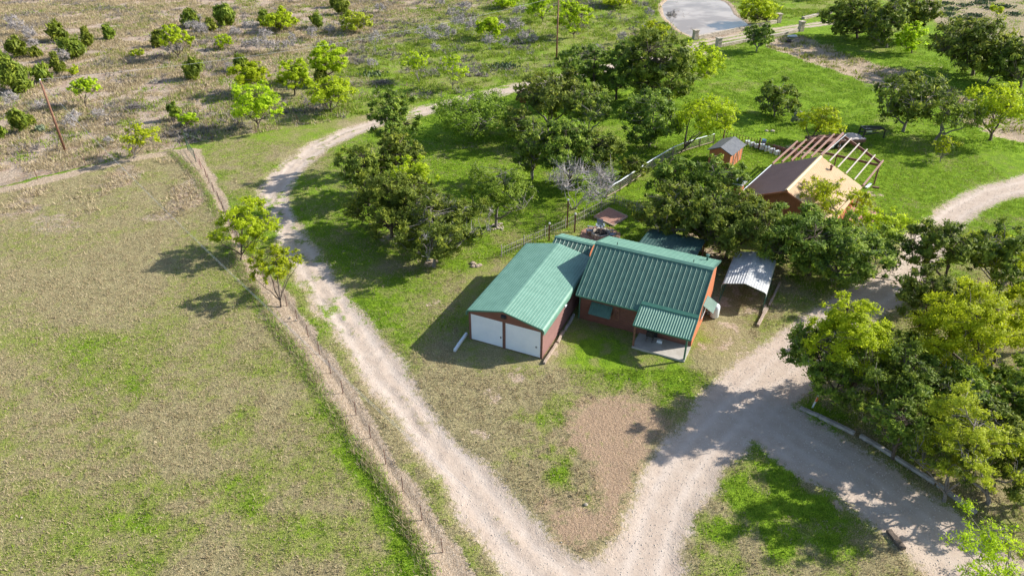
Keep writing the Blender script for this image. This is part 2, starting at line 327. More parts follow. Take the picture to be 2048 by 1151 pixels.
    z = z - np.clip(-pd * .5, 0, .6) * (pd < 0) - .10 * gravel
    z = z - .25 * np.clip(-creek / 3, 0, 1)
    z = z - .10 * np.exp(-(sd_line(X, Y, FENCE_L, 0) / .35) ** 2) * (Y < 75)
    kind = np.zeros(X.shape, int)                              # 0 lawn
    kind[field] = 1; kind[scrub | scr] = 2; kind[strip < 0] = 3; kind[creek < 0] = 5
    kind[(sd_poly(wx, wy, MULCH) < 0)] = 6; kind[np.minimum(dr, gr) < 0] = 4
    global RUT
    RUT = 0
    for ln, of in ((DRIVE_L, .78), (DRIVE_R, .85), (LOOP, .8)):
        dc = np.maximum(0, sd_line(X + (fbm(X, Y, 9, 151) - .5) * .8, Y, ln, 0)); RUT = np.maximum(RUT, np.exp(-((dc - of) / .28) ** 2)); RUT = np.maximum(RUT, .7 * np.exp(-((dc - of - 1.15) / .25) ** 2) * (fbm(X, Y, 7, 155) > .5))
    RUT = RUT * (.4 + .9 * fbm(X, Y, 3, 157))
    return gravel, dirt, mulch, lush, straw, z, kind, pd
FENCE_L = P2([(418, 366), (440, 405), (468, 470), (520, 548), (560, 592), (577, 614), (599, 647), (625, 684), (654, 731), (683, 780), (715, 832), (750, 888), (786, 949), (827, 1010), (871, 1080), (920, 1155)])

def ground_material():
    m, t, out = new_mat('ground_cover'); q = NT(t)
    pos = q.n('ShaderNodeTexCoord').outputs['Object']
    A = {}
    for k in ('gravel', 'dirt', 'mulch', 'lush', 'straw', 'rut'):
        a = q.n('ShaderNodeAttribute'); a.attribute_name = k; A[k] = a.outputs['Fac']
    nb = q.noise(pos, .22, 4, .6); nm = q.noise(pos, 1.1, 5, .65); nf = q.noise(pos, 4.5, 4, .7); ng = q.noise(pos, 16, 3, .7); nh = q.noise(pos, 2.3, 4, .7)
    # clumpy grain used everywhere
    def mask(a, lo, hi, amp, nz=None):
        s = q.math('MULTIPLY', q.math('SUBTRACT', nz or nf, .5), amp)
        s = q.math('ADD', s, q.math('MULTIPLY', q.math('SUBTRACT', ng, .5), amp * .6))
        return q.ramp(q.math('ADD', a, s), lo, hi)
    # grass colours
    dry = q.mix(q.ramp(nm, .3, .7), (.335, .285, .15), (.475, .405, .23))
    dry = q.mix(q.ramp(ng, .38, .58), q.mix(q.ramp(nb, .3, .7), (.15, .15, .065), (.20, .175, .09)), dry)
    grn = q.mix(q.ramp(nm, .3, .7), (.15, .275, .015), (.29, .43, .028))
    grn = q.mix(q.ramp(ng, .34, .6), (.055, .115, .013), grn)
    olive = q.mix(q.ramp(ng, .38, .62), (.12, .15, .035), (.35, .36, .11))
    s = q.math('ADD', A['lush'], q.math('MULTIPLY', q.math('SUBTRACT', nm, .5), 1.1))
    s = q.math('ADD', s, q.math('MULTIPLY', q.math('SUBTRACT', nb, .5), .6))
    s = q.math('ADD', s, q.math('MULTIPLY', q.math('SUBTRACT', nf, .5), .7))
    c = q.mix(q.ramp(s, .08, .42), dry, olive); c = q.mix(q.ramp(s, .38, .80), c, grn)
    c = q.mix(q.ramp(s, .95, 1.3, 0, .5), c, (.27, .43, .03))
    # straw
    st = q.mix(q.ramp(nf, .32, .68), (.34, .25, .195), (.62, .51, .40)); st = q.mix(q.ramp(ng, .3, .52), (.20, .155, .115), st)
    st = q.mix(q.ramp(q.noise(pos, .5, 4, .7), .48, .66), st, (.40, .275, .215))
    st = q.mix(q.ramp(q.noise(pos, .33, 5, .75), .52, .66, 0, .8), st, q.mix(q.ramp(ng, .4, .6), (.13, .115, .10), (.27, .24, .215)))
    c = q.mix(q.math('MULTIPLY', mask(A['straw'], .35, .7, 1.2, nh), .92), c, st)
    # bare earth
    d = q.mix(q.ramp(nf, .3, .7), (.39, .29, .20), (.57, .46, .345)); d = q.mix(q.ramp(ng, .33, .5), (.20, .15, .10), d)
    c = q.mix(mask(A['dirt'], .38, .60, 1.1), c, d)
    mu = q.mix(q.ramp(ng, .38, .62), (.235, .155, .10), (.50, .36, .245)); mu = q.mix(q.ramp(nm, .56, .72, 0, .65), mu, olive)
    c = q.mix(mask(A['mulch'], .34, .78, 1.9, nm), c, mu)
    vo = q.n('ShaderNodeTexVoronoi'); vo.inputs['Scale'].default_value = 14; q.l(pos, vo.inputs['Vector'])
    gv = q.mix(q.ramp(nm, .3, .7), (.47, .37, .30), (.58, .48, .40)); gv = q.mix(q.ramp(q.noise(pos, 9, 3, .7), .56, .75, 0, .5), gv, (.42, .33, .25))
    gv = q.mix(q.ramp(vo.outputs['Distance'], .02, .5, 0.0, .30), gv, (.42, .345, .28)); gv = q.mix(q.ramp(q.noise(pos, 30, 2, .6), .6, .72, 0, .6), gv, (.72, .65, .58))
    gv = q.mix(q.math('MULTIPLY', q.math('SUBTRACT', 1.0, A['rut'], True), .20), gv, (.43, .34, .26)); gv = q.mix(q.math('MULTIPLY', A['rut'], .30, True), gv, (.66, .58, .51))
    c = q.mix(mask(A['gravel'], .36, .66, 1.15, nh), c, gv)
    p = q.n('ShaderNodeBsdfPrincipled'); q.l(c, p.inputs['Base Color']); p.inputs['Roughness'].default_value = 1; p.inputs['Specular IOR Level'].default_value = .1
    amp = q.math('SUBTRACT', 1.0, q.math('MULTIPLY', A['gravel'], .80))
    h = q.math('MULTIPLY', q.math('ADD', q.math('ADD', nf, q.math('MULTIPLY', ng, .45)), q.math('MULTIPLY', vo.outputs['Distance'], .03)), amp)
    q.l(q.bump(h, 1.0, .17), p.inputs['Normal'])
    q.l(p.outputs[0], out.inputs[0]); return m
GM = ground_material()
KN = ['lawn', 'pasture', 'scrubland', 'dirt_path', 'gravel_driveway', 'creek_bed', 'mulch_patch']
def ground_patches():
    regs = [(-62, 66, 18, 100, .2), (-140, 144, 100, 205, .5), (-140, -62, 18, 100, .5), (66, 144, 18, 100, .5)]
    acc = {k: [] for k in range(7)}
    for x0, x1, y0, y1, st in regs:
        xs = np.arange(x0, x1 + st / 2, st); ys = np.arange(y0, y1 + st / 2, st); nx, ny = len(xs), len(ys)
        X, Y = np.meshgrid(xs, ys); gv, di, mu, lu, sw, z, kd, pd = masks(X, Y)
        ed = np.minimum.reduce([X - x0, x1 - X, Y - y0, y1 - Y]); z = np.where(ed < .01, -.05, z)
        V = np.stack([X, Y, z], -1).reshape(-1, 3); at = [a.ravel() for a in (gv, di, mu, lu, sw, RUT)]
        i = (np.arange(ny - 1)[:, None] * nx + np.arange(nx - 1)[None]).ravel()
        F = np.stack([i, i + 1, i + nx + 1, i + nx], -1); fk = kd.ravel()[i]
        for k in range(7): acc[k].append((V, F[fk == k], at))
    for k in range(7):
        Vs = []; Fs = []; As = [[] for _ in range(6)]; n = 0
        for V, F, at in acc[k]:
            if not len(F): continue
            u, inv = np.unique(F, return_inverse=True); Vs.append(V[u]); Fs.append(inv.reshape(F.shape) + n); n += len(u)
            for j in range(6): As[j].append(at[j][u])
        o = np_obj(KN[k], np.concatenate(Vs), np.concatenate(Fs), GM, smooth=True); tag(o, kind='structure')
        for nm, a in zip(('gravel', 'dirt', 'mulch', 'lush', 'straw', 'rut'), As):
            at = o.data.attributes.new(nm, 'FLOAT', 'POINT'); at.data.foreach_set('value', np.concatenate(a).astype(np.float32))
    # the land beyond, out to the horizon
    xs = np.arange(-1500, 1501, 50.0); ys = np.arange(-1000, 2001, 50.0); X, Y = np.meshgrid(xs, ys); nx, ny = len(xs), len(ys)
    inb = ((X > -145) & (X < 150) & (Y > 10) & (Y < 215))
    r = np.maximum(np.maximum(np.abs(X) - 150, Y - 210), np.maximum(10 - Y, 0))
    Z = np.where(inb, -.6, -.6 + np.clip(r, 0, 400) * .004 * fbm(X, Y, 300, 3))
    i = (np.arange(ny - 1)[:, None] * nx + np.arange(nx - 1)[None]).ravel()
    o = np_obj('ground', np.stack([X, Y, Z], -1).reshape(-1, 3), np.stack([i, i + 1, i + nx + 1, i + nx], -1), GM, smooth=True); tag(o, kind='structure')
    for nm, a in (('lush', .45), ('straw', .45)):
        at = o.data.attributes.new(nm, 'FLOAT', 'POINT'); at.data.foreach_set('value', np.full(nx * ny, a, dtype=np.float32))
ground_patches()
# pond water
def pond():
    m, t, out = new_mat('pond_water'); q = NT(t); pos = q.n('ShaderNodeTexCoord').outputs['Object']
    p = q.n('ShaderNodeBsdfPrincipled'); q.l(q.mix(q.ramp(q.noise(pos, .12, 4), .4, .6), (.27, .20, .14), (.46, .37, .29)), p.inputs['Base Color'])  # muddy water; brown patches in the colour stand for reflections
    p.inputs['Roughness'].default_value = .06; p.inputs['IOR'].default_value = 1.4
    q.l(q.bump(q.noise(pos, 1.6, 3), .12, .05), p.inputs['Normal']); q.l(p.outputs[0], out.inputs[0])
    c = POND.mean(0); pts = []
    n = len(POND)
    for i in range(n):
        for k in range(4):
            t_ = k / 4; p0, p1, p2, p3 = POND[i - 1], POND[i], POND[(i + 1) % n], POND[(i + 2) % n]
            pts.append(.5 * ((2 * p1) + (p2 - p0) * t_ + (2 * p0 - 5 * p1 + 4 * p2 - p3) * t_ ** 2 + (-p0 + 3 * p1 - 3 * p2 + p3) * t_ ** 3))
    mb = MB(); mb.add([(p[0] + (p[0] - c[0]) * .01, p[1], -.17) for p in pts], [tuple(range(len(pts)))]); tag(mb.build('water', m), kind='structure')
pond()

# ------------------------------------------------------------------ trees
def unit(v): return v / (np.linalg.norm(v, axis=-1, keepdims=True) + 1e-9)
def tubes_np(paths, n=4):
    Vs = []; Fs = []; o = 0
    for P, R in paths:
        P = np.asarray(P); R = np.asarray(R); d = unit(np.gradient(P, axis=0))
        ref = np.where(np.abs(d[:, 2:3]) > .9, np.array([[1., 0, 0]]), np.array([[0, 0, 1.]]))
        a = unit(np.cross(d, ref)); b = np.cross(d, a); th = np.arange(n) * 2 * np.pi / n
        ring = P[:, None] + R[:, None, None] * (a[:, None] * np.cos(th)[None, :, None] + b[:, None] * np.sin(th)[None, :, None])
        Vs.append(ring.reshape(-1, 3)); m = len(P); i = np.arange(m - 1)[:, None] * n; k = np.arange(n)[None]; k2 = (k + 1) % n
        Fs.append(np.stack([i + k, i + k2, i + n + k2, i + n + k], -1).reshape(-1, 4) + o); o += m * n
    return np.concatenate(Vs), np.concatenate(Fs)
KP = {  # clump count factor, clump radius, leaf area index, leaf aspect, stems, trunk radius, bark, leaf material, droop
    'cedar':   dict(nc=2.6, cr=.125, lai=4.0, asp=2.1, up=.55, stems=3, tr=.055, bark='bark', mat='cedar', flat=-.93, fill=.5),
    'cedarloose': dict(nc=2.2, cr=.12, lai=3.0, asp=2.2, up=.5, stems=4, tr=.05, bark='greybark', mat='cedar', flat=-.85, fill=.45),
    'juniper': dict(nc=1.0, cr=.24, lai=4.6, asp=2.6, up=1.0, stems=2, tr=.04, bark='bark', mat='juniper', flat=-1, fill=.4, cone=True),
    'oak':     dict(nc=1.7, cr=.125, lai=2.4, asp=1.4, up=.3, stems=4, tr=.055, bark='greybark', mat='oak', flat=-.45, fill=.6),
    'lime':    dict(nc=1.9, cr=.125, lai=3.0, asp=1.7, up=.3, stems=4, tr=.05, bark='bark', mat='mesq', flat=-.92, fill=.6),
    'mesq':    dict(nc=1.8, cr=.12, lai=1.7, asp=1.9, up=.1, stems=5, tr=.035, bark='bark', mat='mesq', flat=-.5, fill=.6),
    'sparse':  dict(nc=.9, cr=.16, lai=.75, asp=1.8, up=.1, stems=6, tr=.03, bark='greybark', mat='mesq', flat=-.6, fill=.5),
    'yellow':  dict(nc=1.9, cr=.115, lai=1.9, asp=1.6, up=.1, stems=5, tr=.04, bark='greybark', mat='yellow', flat=-.6, fill=.6),
    'rust':    dict(nc=.9, cr=.2, lai=2.4, asp=2, up=.5, stems=3, tr=.04, bark='greybark', mat='rustleaf', flat=-.7, fill=.5),
    'sage':    dict(nc=1, cr=.25, lai=3, asp=2, up=.8, stems=3, tr=.04, bark='greybark', mat='sage', flat=-.9, fill=.3),
    'bare':    dict(nc=1.0, cr=.26, lai=0, asp=1, up=0, stems=6, tr=.03, bark='deadwood', mat='cedar', flat=-.5, fill=.5),
}
TREES = 0
def tree(name, kind, bx, by, x0, y0, x1, y1, label, cat='tree', group=None, dead=0.0, leaf=None, lai=1.0, zc_=None):
    global TREES; TREES += 1
    k = KP[kind]; rng = np.random.default_rng(1000 + TREES); B = G(bx, by)
    cx, cy = (x0 + x1) / 2, (y0 + y1) / 2
    a = (cx - 1024) / FPX; b = (cy - 575.5) / FPX; d = np.array([a, _c - b * _s, -_s - b * _c]); t = B.y / d[1]
    zc = CAMH + t * d[2]; dep = t; C = np.array([d[0] * t, B.y, zc])
    rh = (x1 - x0) / 2 * dep / FPX; m = (y1 - y0) / 2 * dep / FPX; phi = math.atan2(-d[2], d[1])
    rz = math.sqrt(max(m * m - (rh * math.sin(phi)) ** 2, (.38 * rh) ** 2)) / math.cos(phi); rz = min(rz, 1.5 * rh)
    mn = rz * (.95 if kind in ('juniper', 'bare', 'sage') else 1.12) + .05
    if zc < mn:
        t = (mn - CAMH) / d[2]; C = np.array([d[0] * t, d[1] * t, mn])
        B = Vector((B.x, B.y + (C[1] - B.y) * .7, 0))
    if zc_:
        t = (zc_ - CAMH) / d[2]; C = np.array([d[0] * t, d[1] * t, zc_]); rz = min(rz, zc_ * .78)
    off = C - np.array([B.x, B.y, 0]); H = off[2] + rz
    dist = math.sqrt(C[0] ** 2 + C[1] ** 2 + (CAMH - C[2]) ** 2)
    ls = leaf or max(.07, dist * .0017) * (1.0 if kind not in ('mesq', 'sparse', 'yellow', 'lime', 'oak') else .82)
    # clumps
    area = math.pi * rh * max(rz, .5 * rh); nc = int(np.clip(26 * k['nc'] * (rh / 2.2) ** 1.05 + 14, 10, 230))
    if kind == 'juniper': nc = int(np.clip(nc * .8, 10, 50))
    dr = unit(rng.normal(size=(nc * 3, 3))); dr = dr[dr[:, 2] > k['flat']][:nc]; nc = len(dr)
    lob = .93 + .22 * np.sin(dr[:, 0] * 3.1 + rng.random() * 6) * np.sin(dr[:, 1] * 2.7 + rng.random() * 6) + .22 * (rng.random(nc) - .5)
    rho = (k['fill'] + (1 - k['fill']) * rng.random(nc) ** .6) * np.clip(lob, .6, 1.12)
    cp = dr * rho[:, None] * np.array([rh, rh, rz]) * .93
    if kind not in ('juniper', 'sage', 'bare') and rh > 1.0:      # several uneven sub-crowns instead of one dome
        nL = int(rng.integers(7, 12)); ld = unit(rng.normal(size=(nL * 4, 3))); ld = ld[ld[:, 2] > k['flat'] * .9][:nL]; nL = len(ld)
        for _ in range(12):                                       # push the lobes apart
            dd = ld[:, None] - ld[None]; q = np.linalg.norm(dd, axis=-1, keepdims=True) + 1e-3; ld = unit(ld + .06 * (dd / q ** 3 * (q < 2)).sum(1)); ld[:, 2] = np.maximum(ld[:, 2], -.75)
        lr = .34 + .22 * rng.random(nL); lc = ld * (.98 - lr)[:, None] * (1.0 - .10 * rng.random((nL, 1)))
        li = rng.choice(nL, nc, p=lr ** 2 / (lr ** 2).sum()); sh = (.45 + .60 * rng.random(nc) ** .5)[:, None]
        cp = (lc[li] + dr * lr[li][:, None] * sh) * np.array([rh, rh, rz]) * (1.2 if kind in ('cedar', 'cedarloose') else 1.13)
    if k.get('cone'):
        f = np.clip(1.08 - .62 * (cp[:, 2:3] / rz * .5 + .5), .25, 1.1); cp[:, :2] *= f
    cp = cp + off
    cp[:, 2] = np.maximum(cp[:, 2], (.05 if kind in ('juniper', 'bare', 'sage', 'lime') else .24 if kind == 'oak' else .13) * H)
    cr = np.minimum(k['cr'] * rh * (.5 + 1.0 * rng.random(nc)), 1.0)
    # stems
    trad = max(.05, k['tr'] * (rh + H * .5) * .46); ns = k['stems']; paths = []; nodes = []; nrad = []
    idx = [int(np.argmax(cp[:, 2]))]
    while len(idx) < min(ns, nc):
        dd = np.min(np.linalg.norm(cp[:, None] - cp[idx][None], axis=-1), axis=1); idx.append(int(np.argmax(dd)))
    fork = np.array([off[0] * .12, off[1] * .12, H * (.10 if kind in ('mesq', 'sparse', 'bare', 'juniper', 'yellow') else .13)])
    one = kind not in ('bare',)
    if one: paths.append((np.array([[0, 0, -.25], [0, 0, .12 * H * .3], fork]), np.array([trad * 1.35, trad * 1.05, trad * .9])))
    for i in idx:
        tg = cp[i]; s = np.linspace(0, 1, 7)[:, None]; st = fork if one else np.array([rng.normal() * .15, rng.normal() * .15, -.1])
        mid = st * .5 + tg * .5 + np.array([0, 0, .12 * H]) + rng.normal(size=3) * .07 * rh
        P = (1 - s) ** 2 * st + 2 * s * (1 - s) * mid + s * s * tg; P[1:-1] += rng.normal(size=(5, 3)) * .03 * rh
        R = trad * (.75 if one else .5) * (1 - s[:, 0] * .86); paths.append((P, R)); nodes.append(P[1:]); nrad.append(R[1:])
    nodes = np.concatenate(nodes); nrad = np.concatenate(nrad); tw = []
    for i in range(nc):
        if i in idx: continue
        v = cp[i] - nodes; ds = np.linalg.norm(v, axis=1) + .8 * np.maximum(0, -v[:, 2]); j = int(np.argmin(ds + .15 * rh * rng.random(len(ds)))); N = nodes[j]
        s = np.linspace(0, 1, 4)[:, None]; P = N + (cp[i] - N) * s; P[1:3] += rng.normal(size=(2, 3)) * .05 * rh + np.array([0, 0, .03 * rh])
        tw.append((P, np.maximum(nrad[j] * .6 * (1 - .75 * s[:, 0]), .012 + dist * .00012)))
    fine = []
    isdead = rng.random(nc) < dead
    nsub = {'bare': 11, 'sparse': 5, 'mesq': 3, 'yellow': 4, 'cedarloose': 3, 'cedar': 1, 'oak': 1}.get(kind, 0)
    for i in range(nc):
        kk = nsub + (12 if isdead[i] else 0)
        for _ in range(kk):
            e = cp[i] + (unit(rng.normal(size=3)) * np.array([1, 1, .9]) + np.array([0, 0, .35])) * cr[i] * (.7 + .8 * rng.random())
            mdl = (cp[i] + e) / 2 + rng.normal(size=3) * .12 * cr[i]; r = .012 + dist * .00016
            fine.append((np.array([cp[i], mdl, e]), np.array([r, r * .75, r * .4])))
    tV, tF = tubes_np(paths, 6)
    if tw: v2, f2 = tubes_np(tw, 4); tF = np.concatenate([tF, f2 + len(tV)]); tV = np.concatenate([tV, v2])
    root = thing(name, label, cat, (B.x, B.y, -.05), 0, group)
    deadm = M['deadwood']
    if kind == 'bare' and fine:
        v2, f2 = tubes_np(fine, 3); tF = np.concatenate([tF, f2 + len(tV)]); tV = np.concatenate([tV, v2])
        np_obj('branches', tV, tF, M[k['bark']], root); return root
    np_obj('trunk', tV, tF, M[k['bark']], root, smooth=True)
    if fine:
        v2, f2 = tubes_np(fine, 3); np_obj('twigs', v2, f2, deadm if dead else M['greybark'], root)
    # leaves
    live = ~isdead; cpl = cp[live]; crl = cr[live]; nl = int(np.clip(k['lai'] * lai * math.pi * rh * (rh * .55 + rz * .6) / (.55 * ls * ls), 420, 42000))
    wgt = crl ** 2; wgt = wgt / wgt.sum(); ci = rng.choice(len(cpl), nl, p=wgt)
    o = unit(rng.normal(size=(nl, 3))); o[:, 2] = np.where((o[:, 2] < -.3) & (rng.random(nl) < .6), -o[:, 2], o[:, 2])
    rr = (.35 + .75 * rng.random(nl) ** .55)[:, None]
    sq = np.array([1, 1, .72 if kind not in ('juniper',) else 1.1])
    if kind in ('cedar', 'cedarloose', 'juniper'):     # feathery sprays: a few directions per clump reach further
        sp = unit(rng.normal(size=(len(cpl), 9, 3)) + np.array([0, 0, .5])); spt = rng.random((len(cpl), 9)); pk = rng.integers(0, 9, nl)
        pick = sp[ci, pk]; o = unit(o * .42 + pick * .9); rr = rr * (.6 + 1.0 * rng.random((nl, 1)) ** 1.5)
    if kind in ('lime', 'yellow', 'mesq', 'oak', 'sparse'):       # leafy twigs fan out of every clump
        sp = unit(rng.normal(size=(len(cpl), 12, 3)) + np.array([0, 0, .15])); spt = rng.random((len(cpl), 12)); pk = rng.integers(0, 12, nl); o = unit(o * .38 + sp[ci, pk] * .9); rr = rr * (.5 + 1.05 * rng.random((nl, 1)))
    pos = cpl[ci] + o * rr * crl[ci][:, None] * sq; pos[:, 2] = np.maximum(pos[:, 2], .05)
    cdir = unit(cpl - off)
    nrm = unit(o * .75 + cdir[ci] * .35 + np.array([0, 0, .25]) + rng.normal(size=(nl, 3)) * .55)
    ax = unit(o * .8 + np.array([0, 0, k['up']]) + rng.normal(size=(nl, 3)) * .45); ax = unit(ax - nrm * np.sum(ax * nrm, -1, keepdims=True)); bx_ = np.cross(nrm, ax)
    sz = ls * (.6 + .8 * rng.random(nl))[:, None]; L = ax * sz * k['asp'] * .62; W = bx_ * sz * .5
    V = np.stack([pos - L, pos + W - L * .1, pos + L, pos - W * .9 + L * .15], 1).reshape(-1, 3); i = np.arange(nl)[:, None] * 4
    F = i + np.arange(4)[None]
    ct = rng.random(len(cpl)); tint = np.clip(.42 * ct[ci] + .5 * rng.random(nl) + .06, 0, 1)
    if kind in ('lime', 'yellow', 'mesq', 'oak', 'sparse'): tint = np.clip(.3 * ct[ci] + .4 * spt[ci, pk] + .4 * rng.random(nl) - .05, 0, 1)
    if kind in ('cedar', 'cedarloose', 'juniper'): tint = np.clip(.35 * ct[ci] + .45 * spt[ci, pk] + .3 * rng.random(nl) - .05, 0, 1)
    np_obj('crown', V, F, M[k['mat']], root, tint)
    return root

# ------------------------------------------------------------------ garage
def garage():
    A = G(939.6, 676); ang = math.atan2(-.4123, .911)
    t = thing('metal_garage', 'green roofed metal garage with two white roll-up doors', 'garage', (A.x, A.y, 0), ang)
    Wd, Ln, E, Pk = 6.5, 11.7, 2.95, 3.72; mid = 3.15
    mb = MB(); mb.prism([(0.04, -.2), (Wd - .04, -.2), (Wd - .04, E - .1), (mid, Pk - .1), (.04, E - .1)], (0, .05, 0), (1, 0, 0), (0, 0, 1), (0, Ln - .1, 0)); mb.build('wall', M['redbrown'], t)
    mb = MB()
    mb.ribs((Wd - .035, 0, .03), (0, 0, 1), (0, Ln, 0), (1, 0, 0), E - .35, .23, .022, .05, .012)
    mb.build('side_siding', M['mauve'], t)
    mb = MB(); mb.ribs((.035, Ln, .03), (0, 0, 1), (0, -Ln, 0), (-1, 0, 0), E - .35, .23, .022, .05, .012); mb.build('side_siding', M['mauve'], t)
    # roof: sheet bent over the eaves, ribs run front to back
    for sgn, x0, x1, mt in ((-1, mid, -.12, 'green'), (1, mid, Wd + .12, 'green_lt')):
        dx = abs(x1 - x0); dz = Pk - E; Ls = math.hypot(dx, dz); U = Vector(((x1 - x0) / Ls, 0, -dz / Ls)); N = Vector((sgn * dz / Ls, 0, dx / Ls))
        mb = MB(); mb.ribs((x0, -.18, Pk), U, (0, Ln + .3, 0), N, Ls - .16, .235, .015, .035, .02); mb.build('roof_panel', M['green_lt'], t)
        xe = x0 + U.x * (Ls - .16); ze = Pk + U.z * (Ls - .16); n = 6; out = []; inn = []
        for i in range(n + 1):
            a = math.pi / 2 * i / n * .92
            out.append((xe + sgn * .22 * math.sin(a), ze - .22 * (1 - math.cos(a)) - .06 * math.sin(a) + .012)); inn.append((xe + sgn * .19 * math.sin(a), ze - .22 * (1 - math.cos(a)) - .04 - .06 * math.sin(a)))
        out.append((out[-1][0], out[-1][1] - .32)); inn.append((inn[-1][0], out[-1][1]))
        mb = MB(); mb.prism(out + inn[::-1], (0, -.19, 0), (1, 0, 0), (0, 0, 1), (0, Ln + .32, 0)); mb.build('eave_trim', M['green_lt'], t, True).data.polygons.foreach_set('use_smooth', [False] * (len(out) * 2 + 2))
    mb = MB(); th = .09
    prof = [(-.12, E - .45), (-.12, E - .2), (.06, E + .02), (mid, Pk + .01), (Wd - .06, E + .02), (Wd + .12, E - .2), (Wd + .12, E - .45)]
    inner = [(x + (.07 if x < 1 else -.07 if x > 5 else 0), z - .10 if 0 < x < Wd else z) for x, z in prof]
    mb.prism(prof + inner[::-1], (0, -.215, 0), (1, 0, 0), (0, 0, 1), (0, .03, 0)); mb.build('rake_trim', M['trim'], t)
    mb = MB()
    for x in (0.0, 3.02, Wd - .18): MB().box(x, -.03, -.1, x + (.18 if x != 3.02 else .26), .05, E - .38).build('door_post', M['rust'], t)
    mb = MB(); mb.prism([(.0, E - .4), (Wd, E - .4), (Wd, E - .08), (mid, Pk - .1), (0, E - .08)], (0, -.02, 0), (1, 0, 0), (0, 0, 1), (0, .07, 0)); mb.build('gable_panel', M['redbrown'], t)
    for x in (.18, 3.28):
        mb = MB(); mb.ribs((x, .0, .02), (0, 0, 1), (3.04 if x > 3 else 2.84, 0, 0), (0, -1, 0), E - .43, .115, .012, .03, .02)
        d = mb.build('garage_door', M['white'], t)
        mb = MB(); mb.box(x + 2.62, -.045, .95, x + 2.76, -.018, 1.0).box(x + 2.66, -.06, .9, x + 2.7, -.018, 1.08); mb.build('handle', M['dark'], d)
    mb = MB(); mb.box(mid - .22, -.16, E + .02, mid + .22, -.03, E + .22).prism([(-.2, 0), (-.02, 0), (-.02, .14)], (mid - .2, 0, E + .22), (0, 1, 0), (0, 0, 1), (.4, 0, 0)); mb.build('wall_lamp', M['dark'], t)
    mb = MB(); mb.box(Wd + .02, 4.4, 2.18, Wd + .2, 4.7, 2.34).prism([(0, 0), (.26, 0), (0, .12)], (Wd, 4.4, 2.34), (1, 0, 0), (0, 0, 1), (0, .3, 0)); mb.build('wall_lamp', M['galv'], t)
garage()

